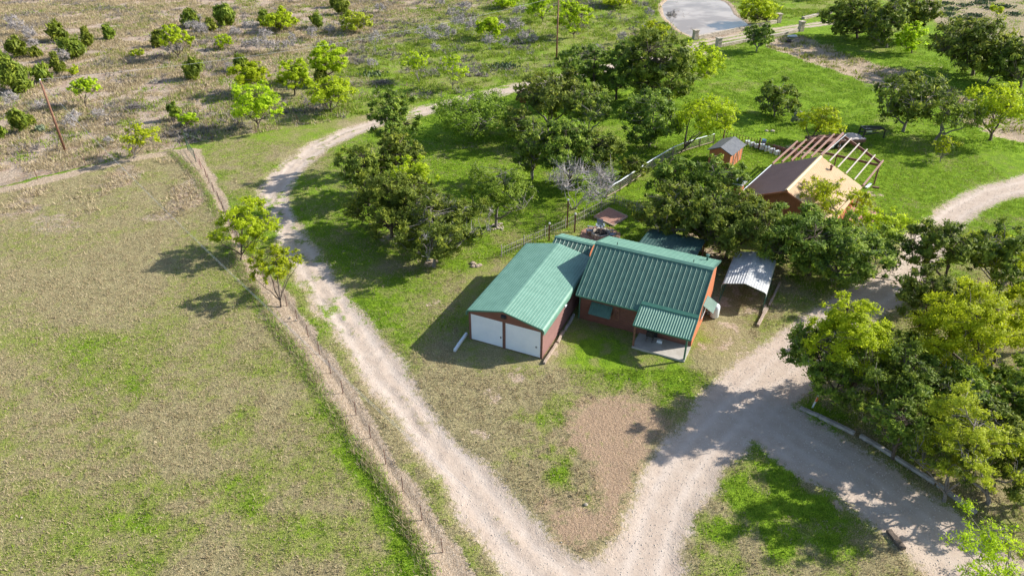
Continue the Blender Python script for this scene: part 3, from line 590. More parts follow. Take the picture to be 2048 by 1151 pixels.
# ------------------------------------------------------------------ cabin
HA = math.atan2(-.4336, .9011)
HF = G(1157, 634)
def HL(x, y, z=0):
    c, s = math.cos(HA), math.sin(HA); return Vector((HF.x + x * c - y * s, HF.y + x * s + y * c, z))
def cabin():
    t = thing('cabin', 'red brown cabin with a ribbed green metal roof and covered front porch', 'house', (HF.x, HF.y, 0), HA)
    Wd, D = 9.78, 7.2; rs, rz_ = 3.8, 5.52; ef = (-.66, 2.72); eb = (7.5, 4.25)
    sl = (rz_ - ef[1]) / (rs - ef[0]); sb = (rz_ - eb[1]) / (eb[0] - rs)
    zf = rz_ - sl * rs - .1; zb = rz_ - sb * (D - rs) - .1
    mb = MB(); mb.prism([(0, -.2), (D, -.2), (D, zb), (rs, rz_ - .12), (0, zf)], (.03, 0, 0), (0, 1, 0), (0, 0, 1), (Wd - .06, 0, 0)); mb.build('wall', M['redbrown'], t)
    def lap(O, L, N, hgt):   # horizontal lap siding
        m_ = MB(); m_.ribs(O, (0, 0, 1), L, N, hgt, .21, .016, .02, .012); return m_.build('siding', M['redbrown'], t)
    lap((0, -.015, .05), (Wd, 0, 0), (0, -1, 0), zf - .1)
    sd = MB(); nrow = 25
    for i in range(nrow):
        z0 = .05 + i * .21; z1 = z0 + .19
        y0, y1 = 0.0, D
        if z1 > zf: y0 = (z1 - zf) / sl
        if z1 > zb: y1 = D - (z1 - zb) / sb
        if y1 - y0 > .1: sd.box(Wd - .03, y0, z0, Wd + .012, y1, z1)
    sd.build('siding', M['redwall'], t)
    # roof planes
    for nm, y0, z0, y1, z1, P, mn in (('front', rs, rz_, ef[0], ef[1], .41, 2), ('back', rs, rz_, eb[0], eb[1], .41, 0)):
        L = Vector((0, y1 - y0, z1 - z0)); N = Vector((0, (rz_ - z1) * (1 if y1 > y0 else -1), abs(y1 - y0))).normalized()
        mb = MB(); mb.ribs((-.12, y0, z0), (1, 0, 0), L, N, Wd + .34, P, .030 if nm == 'front' else .016, .055, .03, mn); mb.build('roof_panel', M['green'] if nm == 'front' else M['green_lt'], t)  # front slope in darker green: its weak sunlight is put into the colour
    mb = MB(); mb.prism([(rs - .22, rz_ - .12 + .05), (rs, rz_ + .06), (rs + .22, rz_ - .02), (rs + .22, rz_ - .05), (rs, rz_ + .02), (rs - .22, rz_ - .12)], (-.14, 0, 0), (0, 1, 0), (0, 0, 1), (Wd + .38, 0, 0)); mb.build('ridge_cap', M['green_lt'], t)
    for x in (-.15, Wd + .2):
        mb = MB(); mb.prism([(ef[0] - .02, ef[1] - .14), (ef[0] - .02, ef[1] + .05), (rs, rz_ + .055), (eb[0], eb[1] + .05), (eb[0], eb[1] - .14), (rs, rz_ - .14)], (x, 0, 0), (0, 1, 0), (0, 0, 1), (.05, 0, 0)); mb.build('rake_trim', M['green'], t)
    mb = MB(); mb.box(-.1, ef[0] - .05, ef[1] - .13, 5.35, ef[0] - .015, ef[1] + .01); mb.build('gutter', M['trim'], t)
    mb = MB(); mb.box(.02, -.1, 0, .1, -.02, 2.75); mb.build('downspout', M['trim'], t)
    mb = MB(); mb.tube([(9.0, 6.4, 4.4), (9.0, 6.4, 5.05)], .09, 10).tube([(9.0, 6.4, 5.05), (9.0, 6.4, 5.1), (9.0, 6.4, 5.16), (9.0, 6.4, 5.2)], [.1, .17, .17, .04], 10); mb.build('chimney_pipe', M['green'], t)
    for x in (1.55, 8.2):
        mb = MB(); mb.tube([(x, 4.5, 5.2), (x + .02, 4.5, 5.52)], .035, 6); mb.build('vent_pipe', M['dark'], t)
    # window with awning and shutter on the front, awning on the right wall
    def awning(O, U, L, N, wd):
        m_ = MB(); m_.ribs(O, U, L, N, wd, .24, .02, .04, .02)
        e = m_.build('awning', M['green'], t)
        return e
    awning((1.1, -.04, 2.0), (1, 0, 0), (0, -.78, -.78), (0, -.7, .7), 1.9)
    mb = MB()
    for x in (1.15, 2.95): mb.bar((x, -.03, 1.2), (x, -.78, 1.26), .03, .03)
    mb.build('awning_bracket', M['trim'], t)
    mb = MB(); mb.box(1.25, -.06, .85, 2.8, -.02, 1.9); wn = mb.build('window', M['dark'], t)
    mb = MB(); mb.box(1.18, -.075, .78, 2.87, -.03, .86).box(1.18, -.075, 1.9, 2.87, -.03, 1.97).box(1.18, -.075, .86, 1.26, -.03, 1.9).box(2.79, -.075, .86, 2.87, -.03, 1.9).box(2.0, -.07, .86, 2.05, -.03, 1.9); mb.build('frame', M['greywood'], wn)
    mb = MB(); mb.box(3.05, -.075, .75, 3.13, -.03, 2.0).box(3.5, -.075, .75, 3.58, -.03, 2.0).box(3.13, -.07, .8, 3.5, -.035, .9).box(3.13, -.07, 1.3, 3.5, -.035, 1.4).box(3.13, -.07, 1.85, 3.5, -.035, 1.95); mb.bar((3.15, -.06, .9), (3.48, -.06, 1.85), .06, .02, (0, 1, 0)); mb.build('shutter', M['polewood'], t)
    a = awning((Wd + .03, 4.6, 2.35), (0, -1, 0), (.9, 0, -.55), (.52, 0, .85), 1.7)
    mb = MB(); mb.box(Wd - .01, 3.0, .95, Wd + .05, 4.3, 2.1); wn = mb.build('window', M['dark'], t)
    mb = MB(); mb.box(Wd + .0, 2.92, .88, Wd + .07, 3.0, 2.18).box(Wd, 4.3, .88, Wd + .07, 4.38, 2.18).box(Wd, 3.0, .88, Wd + .07, 4.3, .95).box(Wd, 3.0, 2.1, Wd + .07, 4.3, 2.18); mb.build('frame', M['white'], wn)
    # porch
    mb = MB(); mb.box(5.45, -2.1, -.1, 9.8, -.02, .1); mb.build('porch_slab', M['concrete'], t)
    p0, p1 = (-.15, 3.1), (-2.1, 2.24); L = Vector((0, p1[0] - p0[0], p1[1] - p0[1])); N = Vector((0, -(p0[1] - p1[1]), p0[0] - p1[0])).normalized()
    mb = MB(); mb.ribs((5.4, p0[0], p0[1]), (1, 0, 0), L, N, 4.62, .205, .032, .05, .03); mb.build('porch_roof', M['green_lt'], t)
    mb = MB(); mb.box(5.36, p1[0] - .05, p1[1] - .1, 10.04, p1[0] - .01, p1[1] + .03)
    mb.prism([(p0[0], p0[1] - .1), (p0[0], p0[1] + .05), (p1[0], p1[1] + .05), (p1[0], p1[1] - .1)], (5.34, 0, 0), (0, 1, 0), (0, 0, 1), (.05, 0, 0)).prism([(p0[0], p0[1] - .1), (p0[0], p0[1] + .05), (p1[0], p1[1] + .05), (p1[0], p1[1] - .1)], (10.02, 0, 0), (0, 1, 0), (0, 0, 1), (.05, 0, 0))
    mb.prism([(p0[0] + .16, p0[1] + .14), (p0[0] - .12, p0[1] + .0), (p0[0] - .12, p0[1] - .04), (p0[0] + .16, p0[1] + .08)], (5.36, 0, .035), (0, 1, 0), (0, 0, 1), (4.7, 0, 0)); mb.build('porch_trim', M['trim'], t)
    for x, mt in ((5.52, 'polewood'), (9.72, 'green')):
        mb = MB(); mb.box(x - .07, -2.0, .1, x + .07, -1.86, 2.2); mb.build('porch_post', M[mt], t)
    mb = MB(); mb.box(6.1, -.07, .1, 6.98, -.025, 2.1); dr = mb.build('door', M['dark'], t)
    mb = MB(); mb.box(6.86, -.12, 1.0, 6.92, -.07, 1.1); mb.build('handle', M['galv'], dr)
cabin()

def porch_things():
    p = HL(6.55, -.75); t = thing('barbecue_grill', 'black covered barbecue on the front porch slab by the cabin door', 'grill', (p.x, p.y, .1), HA)
    mb = MB(); mb.box(-.3, -.22, .55, .3, .22, .8); mb.build('firebox', M['charcoal'], t)
    mb = MB(); mb.tube([(-.3, 0, .82), (.3, 0, .82)], .21, 12); mb.build('lid', M['charcoal'], t)
    for x, y in ((-.25, -.18), (.25, -.18), (-.25, .18), (.25, .18)):
        mb = MB(); mb.box(x - .02, y - .02, 0, x + .02, y + .02, .55); mb.build('leg', M['dark'], t)
    p = HL(7.35, -.6); mb = MB(); mb.box(-.22, -.12, 0, .22, .12, .2).box(-.2, -.1, .2, .2, .1, .24).tube([(-.1, 0, .24), (-.08, 0, .31), (.08, 0, .31), (.1, 0, .24)], .012, 5)
    o = mb.build('cooler', M['white']); o.location = (p.x, p.y, .1); o.rotation_euler = (0, 0, HA); tag(o, 'small white cooler box on the porch beside the black barbecue', 'cooler')
porch_things()

def back_roof():
    t = thing('patio_cover', 'shade darkened green flat metal patio cover behind the cabin under the trees', 'patio cover', (HF.x, HF.y, 0), HA)
    mb = MB(); L = Vector((0, 5.6, -.55)); mb.ribs((2.0, 8.4, 2.95), (1, 0, 0), L, Vector((0, .55, 5.6)), 5.5, .3, .022, .05, .03); mb.build('roof_panel', M['green_shade'], t)
    mb = MB(); mb.box(2.0, 13.85, 2.15, 7.5, 13.95, 2.35).box(2.0, 8.45, 2.6, 7.5, 8.55, 2.85); mb.build('beam', M['polewood'], t)
    for x, y in ((2.1, 13.9), (7.4, 13.9), (4.7, 13.9), (2.1, 8.5), (7.4, 8.5)):
        mb = MB(); mb.box(x - .06, y - .05, 0, x + .06, y + .04, 2.16 if y > 10 else 2.6); mb.build('post', M['polewood'], t)
back_roof()
def small_building():
    t = thing('storage_shed', 'small shed with a ribbed green gable roof squeezed between garage and cabin', 'shed', (HF.x, HF.y, 0), HA)
    mb = MB(); mb.prism([(5.1, -.1), (8.0, -.1), (8.0, 2.95), (6.6, 3.4), (5.1, 2.7)], (-4.9, 0, 0), (0, 1, 0), (0, 0, 1), (3.5, 0, 0)); mb.build('wall', M['redwall'], t)
    mb = MB(); mb.ribs((-5.05, 6.6, 3.5), (1, 0, 0), (0, -1.7, -.78), (0, -.78, 1.7), 3.75, .41, .038, .055, .03, 2); mb.build('roof_panel', M['green'], t)  # darker green carries the shade of the front slope, as on the cabin
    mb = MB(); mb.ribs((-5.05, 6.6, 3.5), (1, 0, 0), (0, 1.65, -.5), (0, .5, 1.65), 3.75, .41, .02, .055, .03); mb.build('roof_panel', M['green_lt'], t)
    mb = MB(); mb.prism([(6.42, 3.47), (6.6, 3.56), (6.78, 3.5), (6.78, 3.47), (6.6, 3.53), (6.42, 3.43)], (-5.07, 0, .01), (0, 1, 0), (0, 0, 1), (3.8, 0, 0)); mb.build('ridge_cap', M['green_lt'], t)
small_building()

def carport():
    O = G(1438.6, 601); A = math.radians(-25)
    t = thing('metal_carport', 'open arched carport with a galvanised roof right of the cabin', 'carport', (O.x, O.y, 0), A)
    Wd, Ln, E, Pk = 3.75, 6.1, 1.95, 2.38; m_ = Wd / 2
    for sgn in (-1, 1):
        xe = m_ + sgn * (m_ - .22); dz = Pk - E - .0; Ls = math.hypot(xe - m_, dz); U = Vector(((xe - m_) / Ls, 0, -dz / Ls)); N = Vector((sgn * dz / Ls, 0, abs(xe - m_) / Ls))
        mb = MB(); mb.ribs((m_, -.1, Pk), U, (0, Ln, 0), N, Ls, .23, .028, .045, .015)
        pts = [(xe, E + .008)]; inn = [(xe, E - .012)]
        for i in range(1, 6):
            a = math.pi / 2 * i / 5; pts.append((xe + sgn * .26 * math.sin(a), E - .3 * (1 - math.cos(a)))); inn.append((xe + sgn * .245 * math.sin(a), E - .02 - .285 * (1 - math.cos(a))))
        pts.append((pts[-1][0], E - .55)); inn.append((inn[-1][0], E - .55))
        mb.prism(pts + inn[::-1], (0, -.1, 0), (1, 0, 0), (0, 0, 1), (0, Ln, 0)); mb.build('roof_panel', M['galv'], t)
    for y in (-.05, 1.45, 2.95, 4.45, 5.9):
        for sgn in (-1, 1):
            x = m_ + sgn * (m_ - .0); mb = MB()
            mb.tube([(x, y, 0), (x, y, E - .35), (x - sgn * .06, y, E - .15), (x - sgn * .22, y, E - .04), (m_, y, Pk - .05)], .032, 6); mb.build('frame_leg', M['trim'], t)
    for sgn in (-1, 1):
        x = m_ + sgn * m_; mb = MB(); mb.box(x - .03, -.1, -.02, x + .03, Ln - .1, .04); mb.build('base_rail', M['trim'], t)
carport()

def place(o, p, rz=0, z=0): o.location = (p[0], p[1], z); o.rotation_euler = (0, 0, rz); return o
def tank():
    p = HL(10.55, 5.15); t = thing('pressure_tank', 'white domed tank beside the right hand window awning of the cabin', 'tank', (p.x, p.y, 0), HA)
    mb = MB(); mb.tube([(0, 0, 0), (0, 0, .1), (0, 0, 1.0), (0, 0, 1.2), (0, 0, 1.32), (0, 0, 1.36)], [.3, .38, .38, .34, .2, .03], 18); mb.build('tank_body', M['white'], t, True)
    mb = MB(); mb.box(-.62, .1, 0, -.2, .55, 1.1).box(-.6, .12, 1.1, -.22, .53, 1.16); mb.build('pump_box', M['greywood'], t)
    mb = MB(); mb.tube([(-.3, .3, 1.05), (-.1, .2, 1.15), (0, 0, 1.3)], .03, 6); mb.build('pipe', M['galv'], t)
tank()

def beam(px0, px1, wd, ht, mat, label, name='timber', cat='timber', z=0.0):
    A, B = G(*px0), G(*px1); c = (A + B) / 2; d = B - A; L = d.length; n = 5; mb = MB()
    rr = random.Random(int(px0[0] * 7 + px0[1])); jo = [(rr.uniform(-.02, .02), rr.uniform(-.012, .012)) for _ in range(n + 1)]
    V = []
    for i in range(n + 1):
        x = -L / 2 + L * i / n; y, zz = jo[i]; b = .02
        V += [(x, y - wd / 2, zz - .04), (x, y + wd / 2, zz - .04), (x, y + wd / 2, zz + ht - b), (x, y + wd / 2 - b, zz + ht), (x, y - wd / 2 + b, zz + ht), (x, y - wd / 2, zz + ht - b)]
    F = [(i * 6 + k, i * 6 + (k + 1) % 6, (i + 1) * 6 + (k + 1) % 6, (i + 1) * 6 + k) for i in range(n) for k in range(6)] + [tuple(range(6))[::-1], tuple(n * 6 + k for k in range(6))]
    mb.add(V, F); o = mb.build(name, M[mat]); place(o, c, math.atan2(d.y, d.x), z); tag(o, label, cat); return o
GT = 'timbers edging the buildings'
for a in [((909, 702), (933, 668), .2, .2, 'white', 'pale grey timber lying on the shaded grass left of the garage doors'),
          ((1088, 727), (1113, 688), .2, .18, 'wood', 'weathered timber edging the garage side wall, nearest the camera'),
          ((1115, 686), (1127, 664), .2, .18, 'wood', 'short weathered timber in the middle of the garage side edging'),
          ((1130, 661), (1148, 630), .2, .18, 'greywood', 'grey timber at the far end of the garage side edging'),
          ((1515, 652), (1534, 618), .24, .2, 'wood', 'loose wooden beam on the grass at the carport front right leg'),
          ((1526, 628), (1530, 612), .2, .18, 'wood', 'short beam end beside the carport front right leg'),
          ((1538, 612), (1560, 566), .18, .16, 'wood', 'dark timber on the ground along the right side of the carport')]:
    tag(beam(*a[:5], a[5]), group=GT)
GL = 'edging logs along the curved drive'
for a in [((1600, 816), (1637, 832), .24, .18, 'greywood', 'short grey log at the upper left end of the drive edging, behind the marker post'),
          ((1638, 833), (1709, 868), .27, .22, 'greywood', 'grey edging log directly right of the white marker post'),
          ((1720, 872), (1786, 912), .27, .22, 'greywood', 'second long grey edging log down the drive from the marker post'),
          ((1790, 915), (1870, 966), .26, .2, 'greywood', 'third long edging log, half in tree shade along the drive'),
          ((1874, 969), (1952, 1026), .26, .2, 'greywood', 'last edging log at the foot of the yellow tree'),
          ((1777, 1060), (1806, 1098), .35, .14, 'bark', 'rotten log on the right edge of the round grass island')]:
    tag(beam(*a[:5], a[5], 'log', 'log'), group=GL)
def marker():
    p = G(1625, 814); t = thing('marker_post', 'leaning white marker post with an orange plate beside the drive', 'marker post', (p.x, p.y, 0), 0)
    t.rotation_euler = (0, math.radians(9), 0)
    mb = MB(); mb.box(-.05, -.03, -.1, .05, .03, 1.25); mb.build('post', M['white'], t)
    mb = MB(); mb.box(-.075, -.055, .62, .075, -.033, 1.05); mb.build('plate', M['orange'], t)
    mb = MB(); mb.prism([(-.05, 0), (.05, 0), (.05, .1), (-.05, .16)], (0, -.03, 1.25), (1, 0, 0), (0, 0, 1), (0, .06, 0)); mb.build('cap', M['white'], t)
marker()

# ------------------------------------------------------------------ poles and wires
def utility_pole(px, label, h, lean=(0, 0)):
    p = G(*px); t = thing('utility_pole', label, 'utility pole', (p.x, p.y, 0))
    mb = MB(); mb.tube([(0, 0, -.3), (lean[0] * .5, lean[1] * .5, h / 2), (lean[0], lean[1], h)], [.17, .145, .11], 10); mb.build('pole', M['polewood'], t, True)
    mb = MB(); mb.tube([(lean[0], lean[1], h), (lean[0], lean[1], h + .12), (lean[0], lean[1], h + .2)], [.07, .09, .04], 8).tube([(lean[0] - .14, lean[1], h - .3), (lean[0] - .14, lean[1], h - .1)], .06, 8); mb.build('insulator', M['galv'], t)
    return Vector((p.x + lean[0], p.y + lean[1], h + .15))
T1 = utility_pole((130, 300), 'leaning brown utility pole in the dry grass at upper left', 9.1)
T2 = utility_pole((1113, 118), 'tall brown utility pole behind the curve of the gravel road', 10.5)
def wire(A, B, sag, label, r=.012):
    mb = MB(); pts = [A.lerp(B, i / 24) - Vector((0, 0, sag * 4 * (i / 24) * (1 - i / 24))) for i in range(25)]
    mb.tube(pts, r, 4); o = mb.build('power_line', M['galv']); tag(o, label, 'power line')
wire(T1, T2, 1.6, 'thin power line running between the two brown utility poles', .011)
def eyeray(px, py, t): # a point in front of the surveyed sight line, real distance t
    a = (px - 1024) / FPX; b = (py - 575.5) / FPX; d = Vector((a, _c - b * _s, -_s - b * _c)); return Vector((0, 0, CAMH)) + d * t
B1 = G(640, 830) + Vector((0, 0, 8.2)); 
wire(T1 + Vector((-.1, 0, -.2)), Vector((-3.0, 25, 8.6)), 1.2, 'upper of two wires crossing the pasture from the left pole', .006)
wire(T1 + Vector((.15, -.2, -.3)), Vector((-2.2, 24.6, 8.2)), 1.2, 'lower of two wires crossing the pasture from the left pole', .006)

# ------------------------------------------------------------------ fences
def resample(P, step):
    P = [Vector((p[0], p[1], 0)) for p in P]; out = [P[0].copy()]; rem = step
    for i in range(len(P) - 1):
        d = P[i + 1] - P[i]; L = d.length; s = rem
        while s <= L: out.append(P[i] + d * (s / L)); s += step
        rem = s - L
    return out
def wire_fence(pts, step, label, h=1.15, wr=.012, nw=5, postmat='rust', jit=.03):
    ps = resample(pts, step); b = ps[0]; t = thing('wire_fence', label, 'fence', (b.x, b.y, 0)); rr = random.Random(len(ps))
    tops = []
    for p in ps:
        q = p - b; a, c = rr.uniform(-jit, jit), rr.uniform(-jit, jit); mb = MB()
        mb.bar((q.x, q.y, -.2), (q.x + a, q.y + c, h), .045, .035).bar((q.x, q.y + .03, -.2), (q.x + a, q.y + c + .03, h), .012, .05); mb.build('post', M[postmat], t); tops.append((q.x + a * .9, q.y + c * .9))
    mb = MB()
    for k in range(nw):
        z = .12 + (h - .22) * k / max(1, nw - 1)
        for i in range(len(tops) - 1): mb.bar((*tops[i], z), (*tops[i + 1], z), wr, wr)
    if nw > 3:
        for i in range(len(tops) - 1):
            for j in range(1, 8): x = tops[i][0] + (tops[i + 1][0] - tops[i][0]) * j / 8; y = tops[i][1] + (tops[i + 1][1] - tops[i][1]) * j / 8; mb.box(x - .003, y - .003, .1, x + .003, y + .003, h - .1)
    mb.build('wire', M['dark'], t); return t
wire_fence(FENCE_L, 2.75, 'long wire fence on thin steel posts along the bare dirt strip', wr=.007)
wire_fence(P2([(-30, 385), (62, 362), (172, 332), (240, 315), (335, 296)]), 5.5, 'wire fence between the pasture path and the dry scrub at left', wr=.008, nw=3)
wire_fence(P2([(425, 283), (560, 252), (700, 226), (735, 214), (845, 192), (960, 170), (1100, 128), (1280, 92), (1372, 80)]), 6.0, 'wire fence following the scrub side of the gravel road', wr=.008, nw=3, h=1.2)
def pen():
    ids = [(376, 300), (392, 323), (403, 338), (413, 354)]; P = [G(*i) for i in ids]
    t = thing('pipe_gate', 'green and red pipe gate standing open on the dirt strip', 'gate', P[0])
    Q = [p - P[0] for p in P]
    for i, q in enumerate(Q):
        mb = MB(); mb.tube([(q.x, q.y, -.1), (q.x, q.y, (2.3, 1.5, 1.35, 1.1)[i])], .05, 7); mb.build('post', M[('green_post', 'green_post', 'primer', 'rust')[i]], t)
    for i, (mt, zs) in enumerate((('green_post', (.3, .6, .9, 1.2, 1.4)), ('primer', (.3, .75, 1.25)), ('rust', (1.05,)))):
        mb = MB()
        for z in zs: mb.tube([(Q[i].x, Q[i].y, z), (Q[i + 1].x, Q[i + 1].y, z)], .025, 5)
        if i == 1: mb.tube([(Q[1].x, Q[1].y, 1.25), (Q[2].x, Q[2].y, .3)], .025, 5)
        mb.build('rail', M[mt], t)
    mb = MB(); a = G(345, 303) - P[0]; c = G(418, 285) - P[0]
    mb.tube([(0, 0, 2.25), (a.x, a.y, .1)], .025, 5).tube([(0, 0, 2.25), (c.x, c.y, .1)], .025, 5); mb.build('brace', M['green_post'], t)
pen()
def picket_fence(pts, step, label, h, mat, tipmat=None, rails=(.35, .85), r=.03, postevery=9, posth=None, name='picket_fence'):
    ps = resample(pts, step); b = ps[0]; t = thing(name, label, 'fence', (b.x, b.y, 0)); rr = random.Random(3); pk = MB(); po = []
    for i, p in enumerate(ps):
        q = p - b; hh = h * rr.uniform(.92, 1.08); a, c = rr.uniform(-.03, .03), rr.uniform(-.03, .03)
        if postevery and i % postevery == 0:
            mb = MB(); mb.tube([(q.x, q.y, -.1), (q.x + a, q.y + c, (posth or h * 1.15))], r * 2.2, 7); mb.build('post', M[mat], t)
        else: pk.tube([(q.x, q.y, -.05), (q.x + a, q.y + c, hh - .08), (q.x + a, q.y + c, hh)], [r, r * .9, r * .3], 5)
    pk.build('pickets', M[tipmat or mat], t); rl = MB()
    for i in range(len(ps) - 1):
        for z in rails: rl.bar(tuple(ps[i] - b + Vector((0, 0, h * z))), tuple(ps[i + 1] - b + Vector((0, 0, h * z))), .03, .03)
    rl.build('rail', M[mat], t); return t
picket_fence(P2([(1003, 513), (1050, 492), (1100, 470), (1150, 447), (1190, 426), (1228, 406)]), .33, 'rustic cedar stake fence running behind the garage to the lawn corner', 1.15, 'greywood', 'greywood', r=.025)
picket_fence(P2([(1229, 406), (1275, 424), (1320, 444)]), .33, 'short cedar stake fence from the corner towards the yard trees', 1.1, 'greywood', 'greywood', r=.025)
picket_fence(P2([(1446, 280), (1480, 286), (1510, 295), (1560, 312), (1610, 324)]), .42, 'dark cedar stake fence behind the little red shed', 1.25, 'rust', 'polewood', r=.045, postevery=12, posth=1.5)
def rail_fence():
    ps = resample(P2([(1213, 396), (1240, 381), (1300, 340), (1350, 310), (1378, 300), (1444, 281)]), 2.6); b = ps[0]
    t = thing('rail_fence', 'wooden rail and mesh fence with a white top rail between lawn and yard', 'fence', b)
    for p in ps:
        q = p - b; mb = MB(); mb.box(q.x - .07, q.y - .07, -.1, q.x + .07, q.y + .07, 1.25); mb.build('post', M['wood'], t)
    for nm, mt, z, wd, ht in (('top_rail', 'white', 1.29, .15, .05), ('bottom_rail', 'wood', .2, .05, .12)):
        mb = MB()
        for i in range(len(ps) - 1): mb.bar(tuple(ps[i] - b + Vector((0, 0, z))), tuple(ps[i + 1] - b + Vector((0, 0, z))), wd, ht)
        mb.build(nm, M[mt], t)
    mb = MB()
    for i in range(len(ps) - 1):
        A, B = ps[i] - b, ps[i + 1] - b
        for k in range(1, 13): p = A.lerp(B, k / 13); mb.box(p.x - .012, p.y - .012, .2, p.x + .012, p.y + .012, 1.26)
        for z in (.45, .7, .95): mb.bar((A.x, A.y, z), (B.x, B.y, z), .015, .02)
    mb.build('mesh_panel', M['greywood'], t)
rail_fence()
def light_post(px, h, label):
    p = G(*px); t = thing('light_post', label, 'post', p, 0, 'tall posts along the stake fence')
    mb = MB(); mb.box(-.07, -.07, -.1, .07, .07, h); mb.build('post', M['polewood'], t)
    mb = MB(); mb.tube([(0, 0, h), (0, 0, h + .08), (0, 0, h + .17), (0, 0, h + .2)], [.11, .12, .09, .02], 8); mb.build('lamp_cap', M['galv'], t)
light_post((1098, 481), 1.9, 'brown post with a white cap just behind the garage roof')
light_post((1149, 463), 2.0, 'brown post with a white cap on the lawn side of the stake fence')
light_post((1134, 454), 3.1, 'tallest brown post with a white cap, on the stake fence line')

# ------------------------------------------------------------------ fire pit corner
def patio():
    c = G(1220, 434); P = [G(1188, 434), (G(1218, 417)), G(1255, 434), G(1226, 452)]
    mb = MB(); mb.prism([(p.x - c.x, p.y - c.y) for p in P], (0, 0, -.05), (1, 0, 0), (0, 1, 0), (0, 0, .17)); o = mb.build('patio', M['brick']); place(o, c); tag(o, 'raised square of red pavers on the lawn behind the cabin', 'patio')
    mb = MB()
    for i in range(4):
        a, b_ = P[i] - c, P[(i + 1) % 4] - c; mb.bar((a.x, a.y, .04), (b_.x, b_.y, .04), .14, .2)
    mb.build('edging', M['wood'], o)
    fp = G(1201, 470); t = thing('fire_pit', 'round stone ring fire pit full of black ash', 'fire pit', fp)
    mb = MB(); n = 18
    for k in range(n):
        a0, a1 = 2 * math.pi * (k + .06) / n, 2 * math.pi * (k + .94) / n
        mb.prism([(math.cos(a0) * .75, math.sin(a0) * .75), (math.cos(a0) * 1.0, math.sin(a0) * 1.0), (math.cos(a1) * 1.0, math.sin(a1) * 1.0), (math.cos(a1) * .75, math.sin(a1) * .75)], (0, 0, -.05), (1, 0, 0), (0, 1, 0), (0, 0, .42 + .02 * (k % 3)))
    mb.build('stone_ring', M['stone'], t)
    mb = MB(); rr = random.Random(4)
    for k in range(26): a = rr.uniform(0, 6.28); r = rr.uniform(0, .55); p = Vector((r * math.cos(a), r * math.sin(a), .16)); mb.bar(p, p + Vector((rr.uniform(-.35, .35), rr.uniform(-.35, .35), rr.uniform(0, .22))), .09, .08)
    mb.tube([(0, 0, .0), (0, 0, .17)], .74, 20); mb.build('ash', M['charcoal'], t)
    n = 24; mb = MB(); mb.prism([(2.1 * math.cos(6.283 * k / n) * (1 + .05 * math.sin(k * 2.1)), 2.1 * math.sin(6.283 * k / n)) for k in range(n)], (fp.x, fp.y, -.12), (1, 0, 0), (0, 1, 0), (0, 0, .1)); tag(mb.build('gravel_ring', M['brick']), kind='structure')
    for px, rz, lb in (((1200, 459), math.pi, 'blue grey garden chair on the patio side of the fire pit'), ((1180, 466), -math.pi / 2 - .3 + math.pi, 'dark garden chair left of the fire pit'), ((1222, 474), -math.pi / 2 + .25, 'garden chair right of the fire pit, half hidden by the cabin roof')):
        p = G(*px); t = thing('garden_chair', lb, 'chair', p, rz, 'chairs round the fire pit')
        mb = MB()
        for k in range(5): mb.box(-.28, -.28 + k * .115, .36 - k * .012, .28, -.18 + k * .115, .39 - k * .012)
        mb.build('seat', M['grey'], t)
        mb = MB()
        for k in range(5): mb.bar((-.24 + k * .12, -.28, .34), (-.26 + k * .13, -.52, 1.0), .1, .025, (0, 1, 0))
        mb.build('backrest', M['grey'], t)
        for s in (-1, 1):
            mb = MB(); mb.box(s * .38 - .07, -.3, .58, s * .38 + .07, .38, .61); mb.build('armrest', M['grey'], t)
            for y in (-.25, .3): mb = MB(); mb.box(s * .34 - .025, y - .04, 0, s * .34 + .025, y + .04, .58); mb.build('leg', M['grey'], t)
patio()

# ------------------------------------------------------------------ little red shed, red house with open steel frame
RA = math.atan2(.8, .6) - math.pi / 2          # local +y runs along the ridges
M['palewood'] = surf('pale_steel', (.50, .42, .38), (.64, .56, .51), 3, .6, 0, .1)
def red_shed():
    nm = Vector((25.5, 83.2, 0)); t = thing('garden_shed', 'little red garden shed with a grey shingle gable roof', 'shed', nm, RA)
    mb = MB(); mb.prism([(-1.35, -.1), (1.35, -.1), (1.35, 1.9), (0, 2.5), (-1.35, 1.9)], (0, .12, 0), (1, 0, 0), (0, 0, 1), (0, 4.1, 0)); mb.build('wall', M['redwall'], t)
    for s in (-1, 1):
        mb = MB(); mb.prism([(0, 2.66), (s * 1.62, 1.94), (s * 1.62, 1.86), (0, 2.56)], (0, -.05, 0), (1, 0, 0), (0, 0, 1), (0, 4.45, 0)); mb.build('roof_panel', M['shingle'], t)
    mb = MB(); mb.box(1.35, 1.3, .05, 1.40, 3.1, 1.72); d = mb.build('door', M['redwall'], t)
    mb = MB()
    for y in (1.3, 2.17, 3.02): mb.box(1.40, y, .05, 1.43, y + .09, 1.72)
    mb.bar((1.415, 1.4, .1), (1.415, 2.15, 1.65), .02, .08, (1, 0, 0)); mb.bar((1.415, 3.0, .1), (1.415, 2.27, 1.65), .02, .08, (1, 0, 0)); mb.build('brace', M['wood'], d)
    mb = MB()
    for y in (.14, 1.2, 3.2, 4.1): mb.box(1.35, y, 0, 1.385, y + .09, 1.88)
    mb.build('trim', M['wood'], t)
red_shed()
